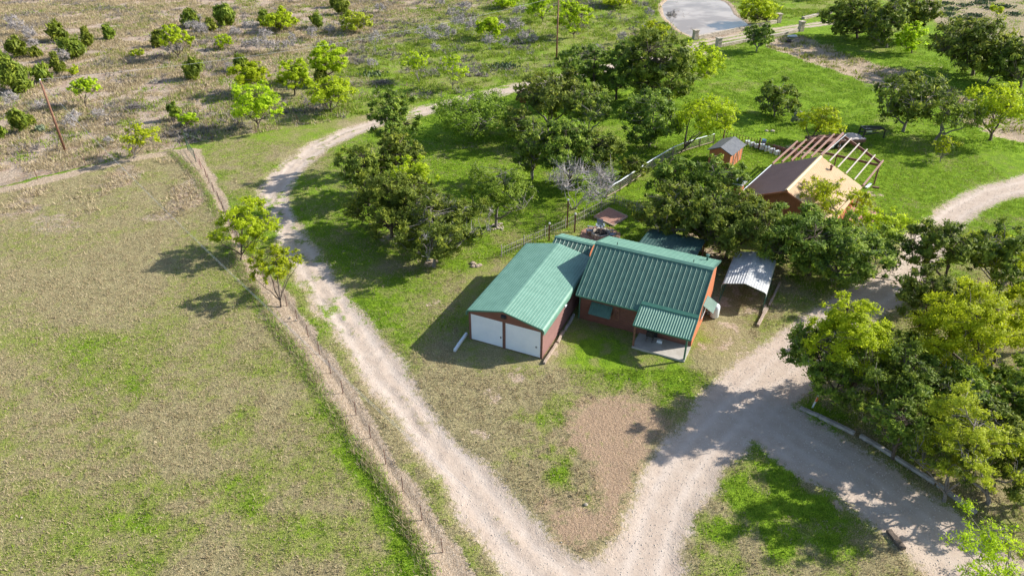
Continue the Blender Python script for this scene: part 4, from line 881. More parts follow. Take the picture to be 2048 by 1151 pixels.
def red_house():
    nm = Vector((27.5, 65.85, 0)); Ln = 11.0; hw = 5.0; E, Pk = 2.7, 5.0
    t = thing('red_house', 'red house under a brown and tan metal gable roof with a brick chimney', 'house', nm, RA)
    sl = (Pk - E) / hw
    mb = MB(); mb.prism([(-4.5, -.1), (4.5, -.1), (4.5, E + .1), (0, Pk - .15), (-4.5, E + .1)], (0, .5, 0), (1, 0, 0), (0, 0, 1), (0, Ln - .6, 0)); mb.build('wall', M['redwall'], t)
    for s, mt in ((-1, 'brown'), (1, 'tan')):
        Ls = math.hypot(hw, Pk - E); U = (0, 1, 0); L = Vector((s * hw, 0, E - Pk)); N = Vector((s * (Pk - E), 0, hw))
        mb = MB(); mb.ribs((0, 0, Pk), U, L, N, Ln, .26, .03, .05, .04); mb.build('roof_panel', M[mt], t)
    mb = MB(); mb.prism([(-.2, Pk - .05), (0, Pk + .06), (.2, Pk - .05), (.2, Pk - .02), (0, Pk + .1), (-.2, Pk - .02)], (0, -.02, .03), (1, 0, 0), (0, 0, 1), (0, Ln + .04, 0)); mb.build('ridge_cap', M['tan'], t)
    mb = MB(); mb.box(-hw - .12, .0, E - .1, -hw - .01, Ln, E + .02); mb.build('gutter', M['white'], t)
    mb = MB(); mb.prism([(-hw, E - .2), (0, Pk - .2), (hw, E - .2), (hw, E + .0), (0, Pk - .0), (-hw, E - .0)], (0, -.06, 0), (1, 0, 0), (0, 0, 1), (0, .05, 0)); mb.build('rake_trim', M['redwall'], t)
    mb = MB(); mb.box(-5.7, 1.3, 0, -5.02, 2.3, 3.7); ch = mb.build('chimney', M['redwall'], t)
    mb = MB(); mb.box(-5.95, 1.05, 3.7, -4.8, 2.55, 3.82); mb.build('chimney_cap', M['galv'], ch)
    mb = MB(); mb.box(-5.5, 1.6, 3.82, -5.2, 2.0, 4.1); mb.build('flue', M['dark'], ch)
    mb = MB(); mb.box(1.55, 9.55, 4.25, 1.75, 9.75, 4.7).prism([(-.2, 0), (.2, 0), (0, .2)], (1.65, 9.5, 4.7), (1, 0, 0), (0, 0, 1), (0, .3, 0)); mb.build('roof_vent', M['rust'], t)
    mb = MB(); mb.box(-4.4, .44, 1.0, -3.0, .49, 2.2).box(2.0, .44, 1.0, 3.4, .49, 2.2); mb.build('window', M['dark'], t)
    mb = MB(); mb.box(-.5, .44, 0, .45, .49, 2.1); mb.build('door', M['rust'], t)
    # open steel frame
    t = thing('roof_skeleton', 'open rusty steel roof frame being added to the end of the red house', 'frame', nm + Vector((.6 * Ln, .8 * Ln, 0)), RA); F = 8.1
    for s in (-1, 1):
        n = 5
        for i in range(n):
            f = (i + 1) / n; x = s * hw * f; z = Pk - (Pk - E) * f
            mb = MB(); wdt = .11 if s > 0 and i < n - 1 else .15; mb.bar((x, .06, z + .12), (x, F + .55, z + .12), wdt, .11 if s > 0 and i < n - 1 else .2)
            mb.build('purlin', M['palewood' if (s > 0 and i < n - 1) else 'primer'], t)  # left purlins browner: their shade is painted into the colour
        mb = MB(); mb.bar((0, F, Pk - .06), (s * hw, F, E - .06), .14, .3); mb.build('rafter', M['rust'], t)
        mb = MB(); mb.tube([(s * (hw - .15), F, 0), (s * (hw - .15), F, E - .15)], .09, 8); mb.build('post', M['rust'], t)
    mb = MB(); mb.bar((0, .06, Pk + .1), (0, F + .3, Pk + .1), .2, .22); mb.build('ridge_beam', M['primer'], t)
    mb = MB(); mb.bar((-.0, .1, Pk - .02), (.35, F + .3, Pk - .0), .08, .08); mb.build('purlin', M['galv'], t)
    mb = MB(); mb.bar((-hw, F, E - .32), (hw, F, E - .32), .14, .26); mb.build('tie_beam', M['rust'], t)
    mb = MB(); mb.tube([(0, F, 0), (0, F, Pk - .3)], .08, 8); mb.build('post', M['rust'], t)
    for x, y in ((-hw + .2, .5), (hw - .2, .5)):
        mb = MB(); mb.tube([(x, y, 0), (x, y, E - .1)], .08, 8); mb.build('post', M['rust'], t)
red_house()
def boards():
    for px, px1, lb, mt in (((1732, 376), (1741, 368), 'pale board lying on the grass at the foot of the steel frame', 'white'), ((1744, 374), (1758, 376), 'reddish board on the bare soil beside the steel frame post', 'rust'),
                            ((1545, 296), (1600, 312), 'long rusty steel channel on the grass behind the stake fence', 'rust')):
        beam(px, px1, .3, .12 if px[0] > 1600 else .5, mt, lb, 'board' if px[0] > 1600 else 'steel_channel', 'board' if px[0] > 1600 else 'steel beam')
    p = G(1526, 292); t = MB(); t.tube([(0, 0, 0), (0, 0, .9)], .29, 16).tube([(0, 0, .3), (0, 0, .34)], .31, 16).tube([(0, 0, .6), (0, 0, .64)], .31, 16)
    o = t.build('barrel', M['blue']); place(o, p); tag(o, 'blue barrel standing behind the dark stake fence', 'barrel')
    rr = random.Random(8); ps = resample(P2([(1494, 292), (1556, 313)]), .75)
    for i, p in enumerate(ps):
        mb = MB(); hh = rr.uniform(.5, .75); mb.box(-.3, -.14, -.02, .3, .14, hh).box(-.28, -.2, hh - .2, .28, -.14, hh - .12)
        o = mb.build('bundle', M['white']); place(o, p + Vector((.15, .55, 0)), rr.uniform(-.3, .3)); tag(o, '%s white bundle in the row behind the dark stake fence' % ('leftmost', 'second from left', 'third from left', 'middle', 'third from right', 'second from right', 'rightmost', 'end')[min(i, 7)], 'bundle', 'white bundles behind the stake fence')
boards()
def trailer():
    c = G(1690, 288); e = G(1745, 285); d = (e - c); ang = math.atan2(d.y, d.x)
    t = thing('gooseneck_trailer', 'black gooseneck trailer parked on the grass behind the steel frame', 'trailer', (c.x, c.y, 0), ang)
    mb = MB(); mb.box(-5.2, -1.15, .75, 2.0, 1.15, .95).box(-5.2, -1.2, .6, 2.0, -1.1, .98).box(-5.2, 1.1, .6, 2.0, 1.2, .98); mb.build('deck', M['rust'], t)
    mb = MB()
    for y in (-.55, .55):
        mb.bar((1.9, y, .8), (2.0, y, 2.1), .16, .16); mb.bar((2.0, y, 2.1), (4.7, y * .5, 2.0), .16, .22); mb.bar((1.95, y, 1.4), (4.2, y * .5, 1.5), .1, .12); mb.bar((4.7, y * .5, 2.0), (5.3, 0, 1.6), .16, .2)
    mb.bar((2.0, -.6, 2.1), (2.0, .6, 2.1), .14, .14); mb.bar((2.6, -.5, 2.08), (2.6, .5, 2.08), .1, .1); mb.build('gooseneck', M['dark'], t)
    mb = MB(); mb.tube([(5.25, 0, 1.7), (5.3, 0, .75)], .08, 8); mb.tube([(5.3, 0, .75), (5.3, 0, .6)], .13, 8); mb.build('coupler', M['dark'], t)
    mb = MB(); mb.box(2.5, -.3, 1.6, 3.2, .3, 1.95); mb.build('tool_box', M['galv'], t)
    mb = MB(); V = []; F = []
    for i in range(7):
        for j in range(5):
            u = i / 6; v = j / 4; V.append((-.8 + 3.0 * u, -1.0 + 2.0 * v, .97 + .55 * math.sin(math.pi * min(1, u * 1.05)) * math.sin(math.pi * v) + .05 * math.sin(i * 2.3 + j)))
    F = [(i * 5 + j, (i + 1) * 5 + j, (i + 1) * 5 + j + 1, i * 5 + j + 1) for i in range(6) for j in range(4)]
    n = len(V); V += [(x, y, .955) for x, y, z in V]; F += [tuple(n + k for k in f[::-1]) for f in F]
    mb.add(V, F); o = mb.build('tarp', M['tarp'], None, True); place(o, c, ang); tag(o, 'pale tarpaulin draped over the load on the black trailer', 'tarpaulin')
    for x in (-2.6, -1.7):
        for y in (-1.3, 1.3):
            mb = MB(); mb.tube([(x, y - .13, .4), (x, y + .13, .4)], .4, 16); wh = mb.build('wheel', M['black'], t)
            mb = MB(); mb.tube([(x, y - .15, .4), (x, y + .15, .4)], .2, 12); mb.build('rim', M['white'], wh)
    for y in (-.9, .9): mb = MB(); mb.tube([(1.8, y, .0), (1.8, y, .8)], .06, 6); mb.build('landing_leg', M['dark'], t)
trailer()
def pink():
    # terracotta forecourt seen through the trees beside the red house
    for P, lb in (([(1684, 425), (1700, 414), (1716, 420), (1724, 436), (1706, 446), (1688, 436)], 'salmon pink paved circle beside the red house, nearer its wall'), ([(1722, 442), (1732, 426), (1746, 421), (1760, 428), (1752, 440), (1738, 448)], 'salmon pink paved circle farther out from the red house wall')):
        Q = [G(*p) for p in P]; c = sum(Q, Vector()) / len(Q); mb = MB(); mb.prism([(q.x - c.x, q.y - c.y) for q in Q], (0, 0, -.05), (1, 0, 0), (0, 1, 0), (0, 0, .2)); o = mb.build('paving', M['paver']); place(o, c); tag(o, lb, 'paving')
M['paver'] = surf('salmon_pavers', (.34, .15, .12), (.46, .25, .20), 9, .9, 0, .3)
pink()

# ------------------------------------------------------------------ stone gate pillars and dam walls
def pillar(px, h, label):
    p = G(*px); t = thing('stone_pillar', label, 'pillar', p, .35, 'stone gate pillars at the pond crossing'); rr = random.Random(int(px[0])); mb = MB()
    z = -.1
    while z < h:
        dz = rr.uniform(.2, .3); a = .45 + rr.uniform(-.03, .03); mb.box(-a, -a, z, a - .02, a, min(h, z + dz - .015)); z += dz
    mb.build('shaft', M['stone'], t); mb = MB(); mb.box(-.56, -.56, h, .56, .56, h + .14); mb.build('cap', M['stone'], t)
pillar((1390, 79), 1.7, 'leftmost stone gate pillar at the pond corner'); pillar((1436, 95), 1.7, 'front left stone pillar on the lawn side of the crossing')
pillar((1556, 45), 1.7, 'far right stone pillar at the end of the pond side wall'); pillar((1601, 62), 1.8, 'front right stone pillar above the creek bed')
def stone_wall(P, h0, wd, label, base=-.3):
    ps = resample(P2(P), .55); b = ps[0]; t = MB(); rr = random.Random(9)
    for i in range(len(ps) - 1):
        d = ps[i + 1] - ps[i]; z = base
        while z < h0 - .05:
            dz = rr.uniform(.16, .3); A = ps[i] - b + Vector((0, 0, (z + min(z + dz, h0)) / 2)); t.bar(A + d * .01, A + d * .97, wd * rr.uniform(.9, 1.08), min(dz, h0 - z) - .02); z += dz
    o = t.build('stone_wall', M['stone']); place(o, b); tag(o, label, 'wall'); return o
stone_wall([(1396, 78), (1440, 69), (1500, 57), (1552, 46)], .65, .55, 'dry stone wall on the pond side of the crossing')
stone_wall([(1440, 94), (1480, 86), (1520, 79), (1560, 72), (1597, 63)], .55, .6, 'dry stone wall on the creek side of the crossing', -.6)
stone_wall([(1606, 38), (1640, 30), (1665, 26)], .4, .8, 'low broken row of grey rocks beyond the far right pillar')
def creek_bits():
    p = G(1579, 83); mb = MB(); pts = [(math.cos(a) * .5, math.sin(a) * .5, .12) for a in [6.283 * k / 16 for k in range(17)]]; mb.tube(pts, .15, 8, False); o = mb.build('tyre', M['black'], None, True); place(o, p); tag(o, 'old black tyre lying in the creek bed', 'tyre')
    p = G(1584, 75); mb = MB(); mb.tube([(-1.1, 0, .15), (-.8, 0, .2), (.8, 0, .22), (1.1, 0, .15)], [.05, .28, .28, .05], 10); o = mb.build('culvert_pipe', M['galv']); place(o, p, .1); tag(o, 'pale metal pipe lying below the creek side wall', 'pipe')
creek_bits()

# ------------------------------------------------------------------ the trees, one by one (trunk foot, then the crown's outline in the survey photo)
T = tree
YG = 'cedars and oaks round the lawn'
T('cedar_tree', 'cedar', 792, 345, 740, 178, 842, 305, 'tall dark cedar standing at the inside of the road bend')
T('cedar_tree', 'cedar', 812, 385, 752, 262, 846, 350, 'dark cedar directly in front of the tall road bend cedar')
T('cedar_tree', 'cedar', 738, 410, 670, 286, 780, 372, 'cedar nearest the gravel bend with its crown over the left lawn')
T('cedar_tree', 'cedar', 784, 474, 700, 345, 865, 468, 'broad cedar with a reddish forked trunk and bark mulch at its foot')
T('mesquite_tree', 'mesq', 838, 445, 772, 308, 872, 400, 'bright lime tree tucked among the left lawn cedars')
T('cedar_tree', 'cedarloose', 868, 532, 786, 385, 985, 512, 'big grey trunked cedar closest to the garage roof', dead=.2, zc_=3.6)
T('oak_tree', 'oak', 943, 272, 865, 185, 1035, 268, 'spreading green oak alone on the lawn beside the upper road')
T('elm_tree', 'oak', 992, 452, 922, 322, 1075, 448, 'light green open tree with a rock ring at its foot')
T('mesquite_tree', 'mesq', 482, 520, 425, 388, 562, 516, 'larger lime tree on the pasture fence line', zc_=3.0, lai=1.4)
T('mesquite_tree', 'mesq', 562, 612, 498, 482, 606, 575, 'smaller lime tree on the pasture fence line with a thin forked trunk', zc_=3.2)
T('cedar_tree', 'cedarloose', 1095, 262, 1036, 145, 1190, 236, 'rounded grey green cedar in front of the upper road')
T('dying_cedar', 'rust', 1055, 225, 1034, 168, 1078, 212, 'rusty brown dying shrub at the left edge of the rounded cedar')
T('cedar_tree', 'cedar', 1190, 206, 1115, 84, 1212, 186, 'dense dark cedar left in the big clump behind the lawn')
T('cedar_tree', 'cedar', 1232, 198, 1185, 92, 1285, 182, 'dark cedar in the middle of the big clump behind the lawn')
T('cedar_tree', 'cedar', 1300, 200, 1245, 68, 1388, 198, 'tallest dark cedar at the right of the big clump behind the lawn')
T('cedar_tree', 'cedarloose', 1298, 292, 1235, 180, 1365, 284, 'open cedar with several stems and a ring of bark mulch')
T('mesquite_tree', 'mesq', 1362, 306, 1352, 188, 1482, 285, 'wide lime mesquite whose dark trunk leans over the rail fence')
T('mesquite_tree', 'mesq', 1385, 170, 1345, 88, 1448, 160, 'lime mesquite at the lawn end of the pond road')
T('lime_shrub', 'lime', 1330, 82, 1284, 40, 1340, 82, 'lime bush between the pond and the big cedar clump', 'shrub')
T('cedar_tree', 'cedarloose', 1065, 358, 1020, 232, 1110, 335, 'thin topped cedar left of the dense lawn thicket')
T('mesquite_tree', 'oak', 1062, 352, 1030, 292, 1098, 352, 'green leafy sapling at the left foot of the lawn thicket')
T('cedar_tree', 'cedar', 1140, 372, 1075, 238, 1190, 350, 'dark cedar at the centre of the lawn thicket')
T('cedar_tree', 'cedar', 1200, 372, 1150, 258, 1248, 362, 'dark cedar at the right of the lawn thicket')
T('cedar_tree', 'cedar', 1262, 352, 1240, 308, 1298, 356, 'small dark cedar touching the rail fence')
T('bare_tree', 'bare', 1150, 416, 1082, 322, 1245, 402, 'grey leafless tree in front of the lawn thicket')
T('cedar_tree', 'cedar', 1060, 300, 1012, 205, 1068, 290, 'shaded cedar behind the thin topped lawn cedar')
T('cedar_tree', 'cedarloose', 1345, 480, 1266, 368, 1412, 478, 'cedar over the left part of the patio cover')
T('cedar_tree', 'cedar', 1352, 410, 1295, 312, 1395, 398, 'dark cedar beside the rail fence in the yard')
T('cedar_tree', 'cedarloose', 1425, 415, 1380, 306, 1492, 398, 'grey green cedar in front of the little red shed')
T('cedar_tree', 'cedarloose', 1410, 480, 1355, 358, 1450, 480, 'olive cedar between the patio cover and the red house')
T('cedar_tree', 'cedar', 1452, 515, 1392, 380, 1560, 505, 'bright green cedar hanging over the galvanised carport')
T('cedar_tree', 'cedar', 1618, 548, 1528, 412, 1690, 532, 'dark cedar right of the carport with twin trunks')
T('cedar_tree', 'cedarloose', 1664, 560, 1605, 438, 1808, 552, 'wide olive cedar leaning right between carport and drive')
T('mesquite_tree', 'sparse', 1652, 470, 1595, 345, 1712, 428, 'thin almost leafless tree in front of the tan roof', lai=1.5)
T('mesquite_tree', 'mesq', 1765, 492, 1705, 412, 1818, 488, 'lime tree over the salmon paving by the red house')
T('mesquite_tree', 'mesq', 1728, 425, 1705, 378, 1752, 420, 'small lime tree at the tan roof corner')
T('cedar_tree', 'cedar', 1888, 575, 1818, 440, 1952, 545, 'dark cedar on the right bank of the drive')
T('cedar_tree', 'cedarloose', 2000, 590, 1932, 448, 2075, 580, 'dark tree behind the yellow leafed tree at the right edge')
T('yellow_tree', 'yellow', 1985, 575, 1918, 452, 2050, 540, 'yellow green tree at the right edge above the drive')
T('cedar_tree', 'cedar', 1862, 665, 1798, 522, 1925, 650, 'cedar just left of the great lime tree')
T('elm_tree', 'lime', 1960, 790, 1828, 555, 2062, 745, 'great lime green tree filling the right edge', lai=1.15)
T('elm_tree', 'lime', 2070, 700, 2010, 500, 2150, 690, 'lime tree cut off by the right edge below the yellow tree')
T('elm_tree', 'lime', 1705, 800, 1598, 575, 1790, 730, 'lime green tree at the drive fork above the dark cedar')
T('cedar_tree', 'cedar', 1672, 800, 1566, 640, 1752, 790, 'dark cedar at the drive fork spreading over the gravel', lai=.85)
T('cedar_tree', 'cedar', 1790, 855, 1695, 680, 1890, 850, 'shaded cedar in the middle of the right hand wood', lai=.7)
T('cedar_tree', 'cedarloose', 1900, 880, 1820, 720, 1990, 860, 'grey green cedar right of centre in the right hand wood', dead=.08)
T('cedar_tree', 'cedar', 2010, 850, 1930, 700, 2110, 850, 'cedar at the right edge below the great lime tree')
T('cedar_tree', 'cedar', 1785, 915, 1730, 780, 1860, 885, 'low dark cedar directly behind the edging logs', lai=.6)
T('cedar_tree', 'cedarloose', 1888, 1000, 1830, 850, 1960, 960, 'dim cedar behind the yellow foreground tree', lai=.6)
T('cedar_tree', 'cedar', 2080, 1000, 1985, 850, 2170, 1010, 'dark cedar cut off by the right edge in the foreground', lai=.75)
T('yellow_tree', 'yellow', 1975, 1005, 1842, 780, 2050, 1000, 'yellow green foreground tree with a crooked dark trunk', lai=1.25)
T('mesquite_tree', 'sparse', 2010, 1190, 1895, 1025, 2075, 1160, 'half bare mesquite in the bottom right corner', lai=.9)
T('oak_tree', 'sparse', 2090, 1170, 2020, 1080, 2170, 1170, 'green sapling cut off by the bottom right corner', lai=1.1)
T('cedar_tree', 'cedarloose', 1735, 720, 1690, 655, 1800, 730, 'dim cedar hidden behind the lime tree at the drive fork')
T('cedar_tree', 'cedar', 1850, 760, 1790, 655, 1900, 760, 'dark cedar under the left side of the great lime tree')
T('cedar_tree', 'cedarloose', 1985, 930, 1900, 800, 2050, 900, 'grey cedar behind the top of the yellow foreground tree')
T('yellow_tree', 'yellow', 2040, 880, 1990, 735, 2090, 850, 'yellow green tree at the right edge above the yellow foreground tree')
T('cedar_tree', 'cedar', 1600, 520, 1540, 430, 1640, 510, 'dark cedar touching the rear right corner of the carport')
T('cedar_tree', 'cedarloose', 1170, 290, 1130, 178, 1225, 250, 'grey cedar between the rounded cedar and the lawn thicket')
T('cedar_tree', 'cedar', 1440, 505, 1398, 418, 1478, 500, 'dark cedar between the patio cover and the carport')
T('cedar_tree', 'cedarloose', 1395, 470, 1340, 400, 1430, 468, 'olive cedar hanging over the rear of the patio cover')
# upper right
T('cedar_tree', 'cedar', 1712, 76, 1650, -5, 1755, 72, 'dark cedar at the right end of the pond road')
T('cedar_tree', 'cedarloose', 1768, 92, 1722, -8, 1812, 88, 'grey green cedar in the middle of the upper right clump')
T('cedar_tree', 'cedar', 1830, 78, 1778, -22, 1875, 66, 'dark cedar at the back of the upper right clump')
T('lime_shrub', 'lime', 1822, 106, 1795, 44, 1852, 102, 'bright lime round tree in front of the upper right clump', lai=1.3)
T('cedar_tree', 'cedar', 1945, 150, 1868, 42, 2022, 132, 'broad cedar with a straight trunk on the far creek bank')
T('cedar_tree', 'cedarloose', 1975, 165, 1960, 95, 2040, 160, 'grey cedar right of the broad far bank cedar')
T('cedar_tree', 'cedar', 2040, 175, 1990, 68, 2090, 168, 'dark cedar at the far right top edge')
T('cedar_tree', 'cedarloose', 1513, 103, 1488, 48, 1548, 94, 'small dark tree in front of the creek side stone wall')
T('cedar_tree', 'cedarloose', 1548, 232, 1512, 163, 1602, 230, 'round dark bush like tree alone on the far lawn')
T('mesquite_tree', 'mesq', 1618, 288, 1594, 212, 1690, 274, 'lime mesquite just behind the steel frame')
T('sage_shrub', 'sage', 1596, 246, 1584, 224, 1608, 248, 'small grey sage bush beside the lime mesquite', 'shrub')
T('oak_tree', 'cedarloose', 1806, 262, 1758, 148, 1902, 246, 'wide many stemmed tree leaning right on the far lawn')
T('oak_tree', 'oak', 1868, 285, 1852, 188, 1968, 258, 'thin leaning tree right of the wide many stemmed tree', lai=.7)
T('mesquite_tree', 'lime', 1980, 280, 1930, 166, 2062, 252, 'lime and grey tree at the right edge above the lawn', lai=.6)
T('mesquite_tree', 'sparse', 1880, 322, 1865, 272, 1916, 312, 'tiny lime sapling below the leaning tree', lai=1.5)
T('lime_shrub', 'lime', 1532, 45, 1478, -8, 1560, 44, 'lime tree on the right bank of the pond')
T('bare_tree', 'bare', 1344, 46, 1330, 22, 1358, 40, 'little bare snag at the left shore of the pond')
T('mesquite_tree', 'sparse', 1992, 37, 1980, 10, 2006, 28, 'little lime tree in the far right scrub', lai=2)
T('cedar_tree', 'cedar', 1640, -10, 1590, -55, 1680, -12, 'dark tree beyond the top edge, left of the upper right clump')
# left pasture scrub
S = [('mesquite_tree', 'lime', 500, 188, 458, 124, 542, 172, 'lime tree above the largest lime shrub in the scrub'),
     ('mesquite_tree', 'lime', 590, 190, 553, 116, 624, 178, 'lime tree left of the taller lime tree near the road'),
     ('mesquite_tree', 'lime', 652, 165, 616, 89, 696, 150, 'tallest lime tree in the left scrub'),
     ('juniper_shrub', 'juniper', 640, 172, 625, 135, 660, 172, 'dark juniper at the foot of the tallest lime tree'),
     ('mesquite_tree', 'mesq', 517, 257, 455, 164, 570, 242, 'widest lime tree beside the road in the left scrub'),
     ('mesquite_tree', 'mesq', 662, 225, 612, 158, 716, 208, 'open lime mesquite with bare stems beside the road'),
     ('mesquite_tree', 'sparse', 268, 316, 232, 248, 320, 300, 'half leafed mesquite beside the pasture path'),
     ('mesquite_tree', 'mesq', 171, 213, 140, 156, 200, 194, 'small lime mesquite right of the left pole'),
     ('mesquite_tree', 'mesq', 357, 117, 318, 50, 382, 98, 'lime topped mesquite with a bare side at upper left'),
     ('juniper_shrub', 'juniper', 318, 92, 298, 60, 335, 93, 'dark juniper against the lime topped mesquite'),
     ('juniper_shrub', 'juniper', 387, 158, 362, 116, 413, 158, 'lone dark juniper in open straw grass'),
     ('juniper_shrub', 'juniper', 350, 240, 334, 204, 366, 240, 'slim bright juniper beside a round lime bush'),
     ('lime_shrub', 'lime', 374, 250, 354, 222, 397, 250, 'round lime bush right of the slim bright juniper'),
     ('juniper_shrub', 'juniper', 32, 115, 10, 76, 53, 115, 'juniper at the far left, upper of the edge group'),
     ('juniper_shrub', 'juniper', 67, 114, 56, 94, 80, 114, 'tiny juniper just right of the far left juniper'),
     ('juniper_shrub', 'juniper', 110, 82, 90, 44, 132, 80, 'upright juniper above the largest left hand juniper'),
     ('juniper_shrub', 'juniper', 142, 118, 116, 74, 168, 116, 'largest juniper of the upper left group'),
     ('juniper_shrub', 'juniper', 170, 95, 155, 58, 188, 92, 'juniper touching the right of the largest upper left juniper'),
     ('juniper_shrub', 'juniper', 216, 78, 200, 52, 231, 78, 'round juniper alone right of the upper left group'),
     ('juniper_shrub', 'juniper', 113, 148, 96, 110, 128, 147, 'narrow juniper above the left pole top'),
     ('juniper_shrub', 'juniper', 78, 165, 58, 128, 100, 162, 'juniper just left of the pole top'),
     ('juniper_shrub', 'juniper', 30, 182, -8, 120, 62, 180, 'widest yellow green juniper at the left edge'),
     ('juniper_shrub', 'juniper', 8, 140, -25, 104, 25, 140, 'juniper cut by the left edge above the widest one'),
     ('juniper_shrub', 'juniper', 40, 266, 13, 213, 56, 264, 'ragged juniper left of the pole foot'),
     ('juniper_shrub', 'juniper', 60, 250, 48, 228, 72, 250, 'tiny juniper touching the ragged one at the left'),
     ('juniper_shrub', 'juniper', 2, 275, -15, 255, 12, 275, 'little juniper cut by the left edge near the path'),
     ('juniper_shrub', 'juniper', 375, 55, 360, 24, 402, 55, 'juniper left of the grey thicket at the top'),
     ('juniper_shrub', 'juniper', 455, 50, 425, 10, 480, 52, 'biggest dark juniper in the grey thicket at the top'),
     ('juniper_shrub', 'juniper', 420, 62, 405, 36, 434, 62, 'small dark juniper inside the grey thicket at the top'),
     ('lime_shrub', 'lime', 560, 62, 525, 15, 590, 58, 'lime juniper bush right of the grey thicket'),
     ('juniper_shrub', 'juniper', 522, 52, 510, 18, 540, 50, 'dark juniper behind the lime bush at the top'),
     ('juniper_shrub', 'juniper', 632, 55, 614, 26, 650, 52, 'juniper between two lime bushes at the top'),
     ('juniper_shrub', 'juniper', 684, 26, 668, -4, 700, 28, 'dark juniper touching the top edge'),
     ('juniper_shrub', 'juniper', 668, 14, 655, -10, 680, 14, 'dark juniper half cut by the top edge'),
     ('yellow_shrub', 'yellow', 708, 64, 674, 24, 745, 60, 'low yellow green bush with grey twigs at the top'),
     ('juniper_shrub', 'juniper', 480, 140, 464, 108, 500, 140, 'dark juniper above the lime tree nearest the bare centre'),
     ('mesquite_tree', 'mesq', 1148, 76, 1108, 0, 1182, 68, 'fan shaped mesquite right of the tall pole'),
     ('mesquite_tree', 'mesq', 1086, 44, 1052, -12, 1105, 38, 'fan shaped mesquite left of the tall pole'),
     ('lime_shrub', 'lime', 978, 78, 950, 35, 1008, 70, 'lime topped bush over grey twigs near the top middle'),
     ('mesquite_tree', 'sparse', 838, 165, 795, 103, 862, 150, 'sparse mesquite beside the brush pile'),
     ('mesquite_tree', 'sparse', 905, 178, 878, 110, 936, 165, 'sparse mesquite right of the brush pile'),
     ('bare_tree', 'bare', 750, 106, 736, 60, 768, 92, 'bare grey sapling in the green middle scrub'),
     ('sage_shrub', 'sage', 80, 262, 72, 250, 92, 262, 'grey tuft beside the ragged juniper'),
     ('mesquite_tree', 'sparse', 275, 105, 258, 96, 290, 112, 'tiny lime sprig in the open straw'),
     ('lime_shrub', 'mesq', 146, 152, 132, 130, 158, 152, 'small lime bush just above and right of the pole top'),
     ('lime_shrub', 'mesq', 440, 98, 428, 68, 465, 96, 'faint lime bush below the grey thicket'),
     ('lime_shrub', 'lime', 1010, 12, 985, -12, 1035, 14, 'lime bush at the top edge in the middle'),
     ('lime_shrub', 'mesq', 1240, 12, 1200, -14, 1262, 12, 'lime bush at the top edge left of the pond')]
for a in S: tree(*a, lai=1.5, cat='shrub' if 'shrub' in a[0] else 'tree')
BB = [(25, 45, 14), (35, 60, 18), (55, 70, 14), (145, 95, 14), (125, 118, 16), (20, 205, 20), (82, 215, 14), (60, 75, 14), (345, 105, 18), (400, 65, 18), (385, 58, 16), (500, 60, 16), (470, 70, 15), (520, 95, 18), (545, 100, 18), (530, 75, 16), (575, 95, 14), (495, 95, 12),
      (625, 70, 14), (660, 62, 12), (848, 70, 18), (868, 80, 16), (885, 66, 16), (900, 72, 14), (920, 50, 18), (948, 60, 20), (1000, 62, 20), (1030, 55, 18), (1045, 80, 15), (980, 90, 18), (905, 30, 14), (760, 20, 12), (880, 10, 12), (1010, 88, 14), (1040, 28, 16), (140, 250, 18), (150, 235, 14), (195, 232, 16), (218, 285, 12),
      (640, 215, 14), (1300, 30, 12), (1290, 60, 12), (870, 100, 12), (460, 140, 12), (395, 40, 10), (930, 20, 14), (745, 130, 12), (585, 80, 12), (700, 40, 12), (1065, 80, 12), (65, 90, 12), (1190, 100, 10), (1245, 80, 14), (1900, 70, 14), (1920, 60, 10)]
LMK = [(G(45, 95), 'the far left junipers'), (G(142, 100), 'the largest upper left juniper'), (G(216, 68), 'the lone round juniper'), (G(350, 85), 'the lime topped mesquite'), (G(387, 145), 'the lone dark juniper in straw'), (G(455, 35), 'the dark juniper thicket at the top'),
       (G(560, 45), 'the lime juniper bush at the top'), (G(105, 240), 'the left utility pole'), (G(708, 45), 'the low yellow green bush'), (G(980, 55), 'the lime topped bush near the top middle'), (G(1115, 60), 'the tall right utility pole'), (G(855, 140), 'the sparse mesquite by the brush pile'),
       (G(655, 130), 'the tallest scrub lime tree'), (G(1340, 30), 'the pond'), (G(1950, 20), 'the prickly pear patch'), (G(640, 50), 'the juniper between two lime bushes'), (G(750, 85), 'the bare grey sapling'), (G(20, 165), 'the widest juniper at the left edge')]
def desc(x, y, r, used={}):
    p = G(x, y)
    k = min(range(len(LMK)), key=lambda i: (p - LMK[i][0]).length); a, n = LMK[k]; v = p - a
    side = ('just ' if v.length < 7 else 'well ' if v.length > 16 else '') + ('right of' if v.x > abs(v.y) * .6 else 'left of' if -v.x > abs(v.y) * .6 else 'behind' if v.y > 0 else 'in front of')
    sz = 'low' if r <= 12 else 'small' if r <= 14 else 'rounded' if r <= 16 else 'broad' if r <= 18 else 'spreading'
    for tone in ('grey', 'pale grey', 'dull grey', 'twiggy grey'):
        l = '%s %s leafless bush %s %s' % (sz, tone, side, n)
        if l not in used: used[l] = 1; return l
    return l
for i, (x, y, r) in enumerate(BB):
    tree('bare_bush', 'bare', x, y + r * .5, x - r, y - r * 1.15, x + r, y + r * .35, desc(x, y, r), 'bush', 'grey leafless bushes in the scrub')

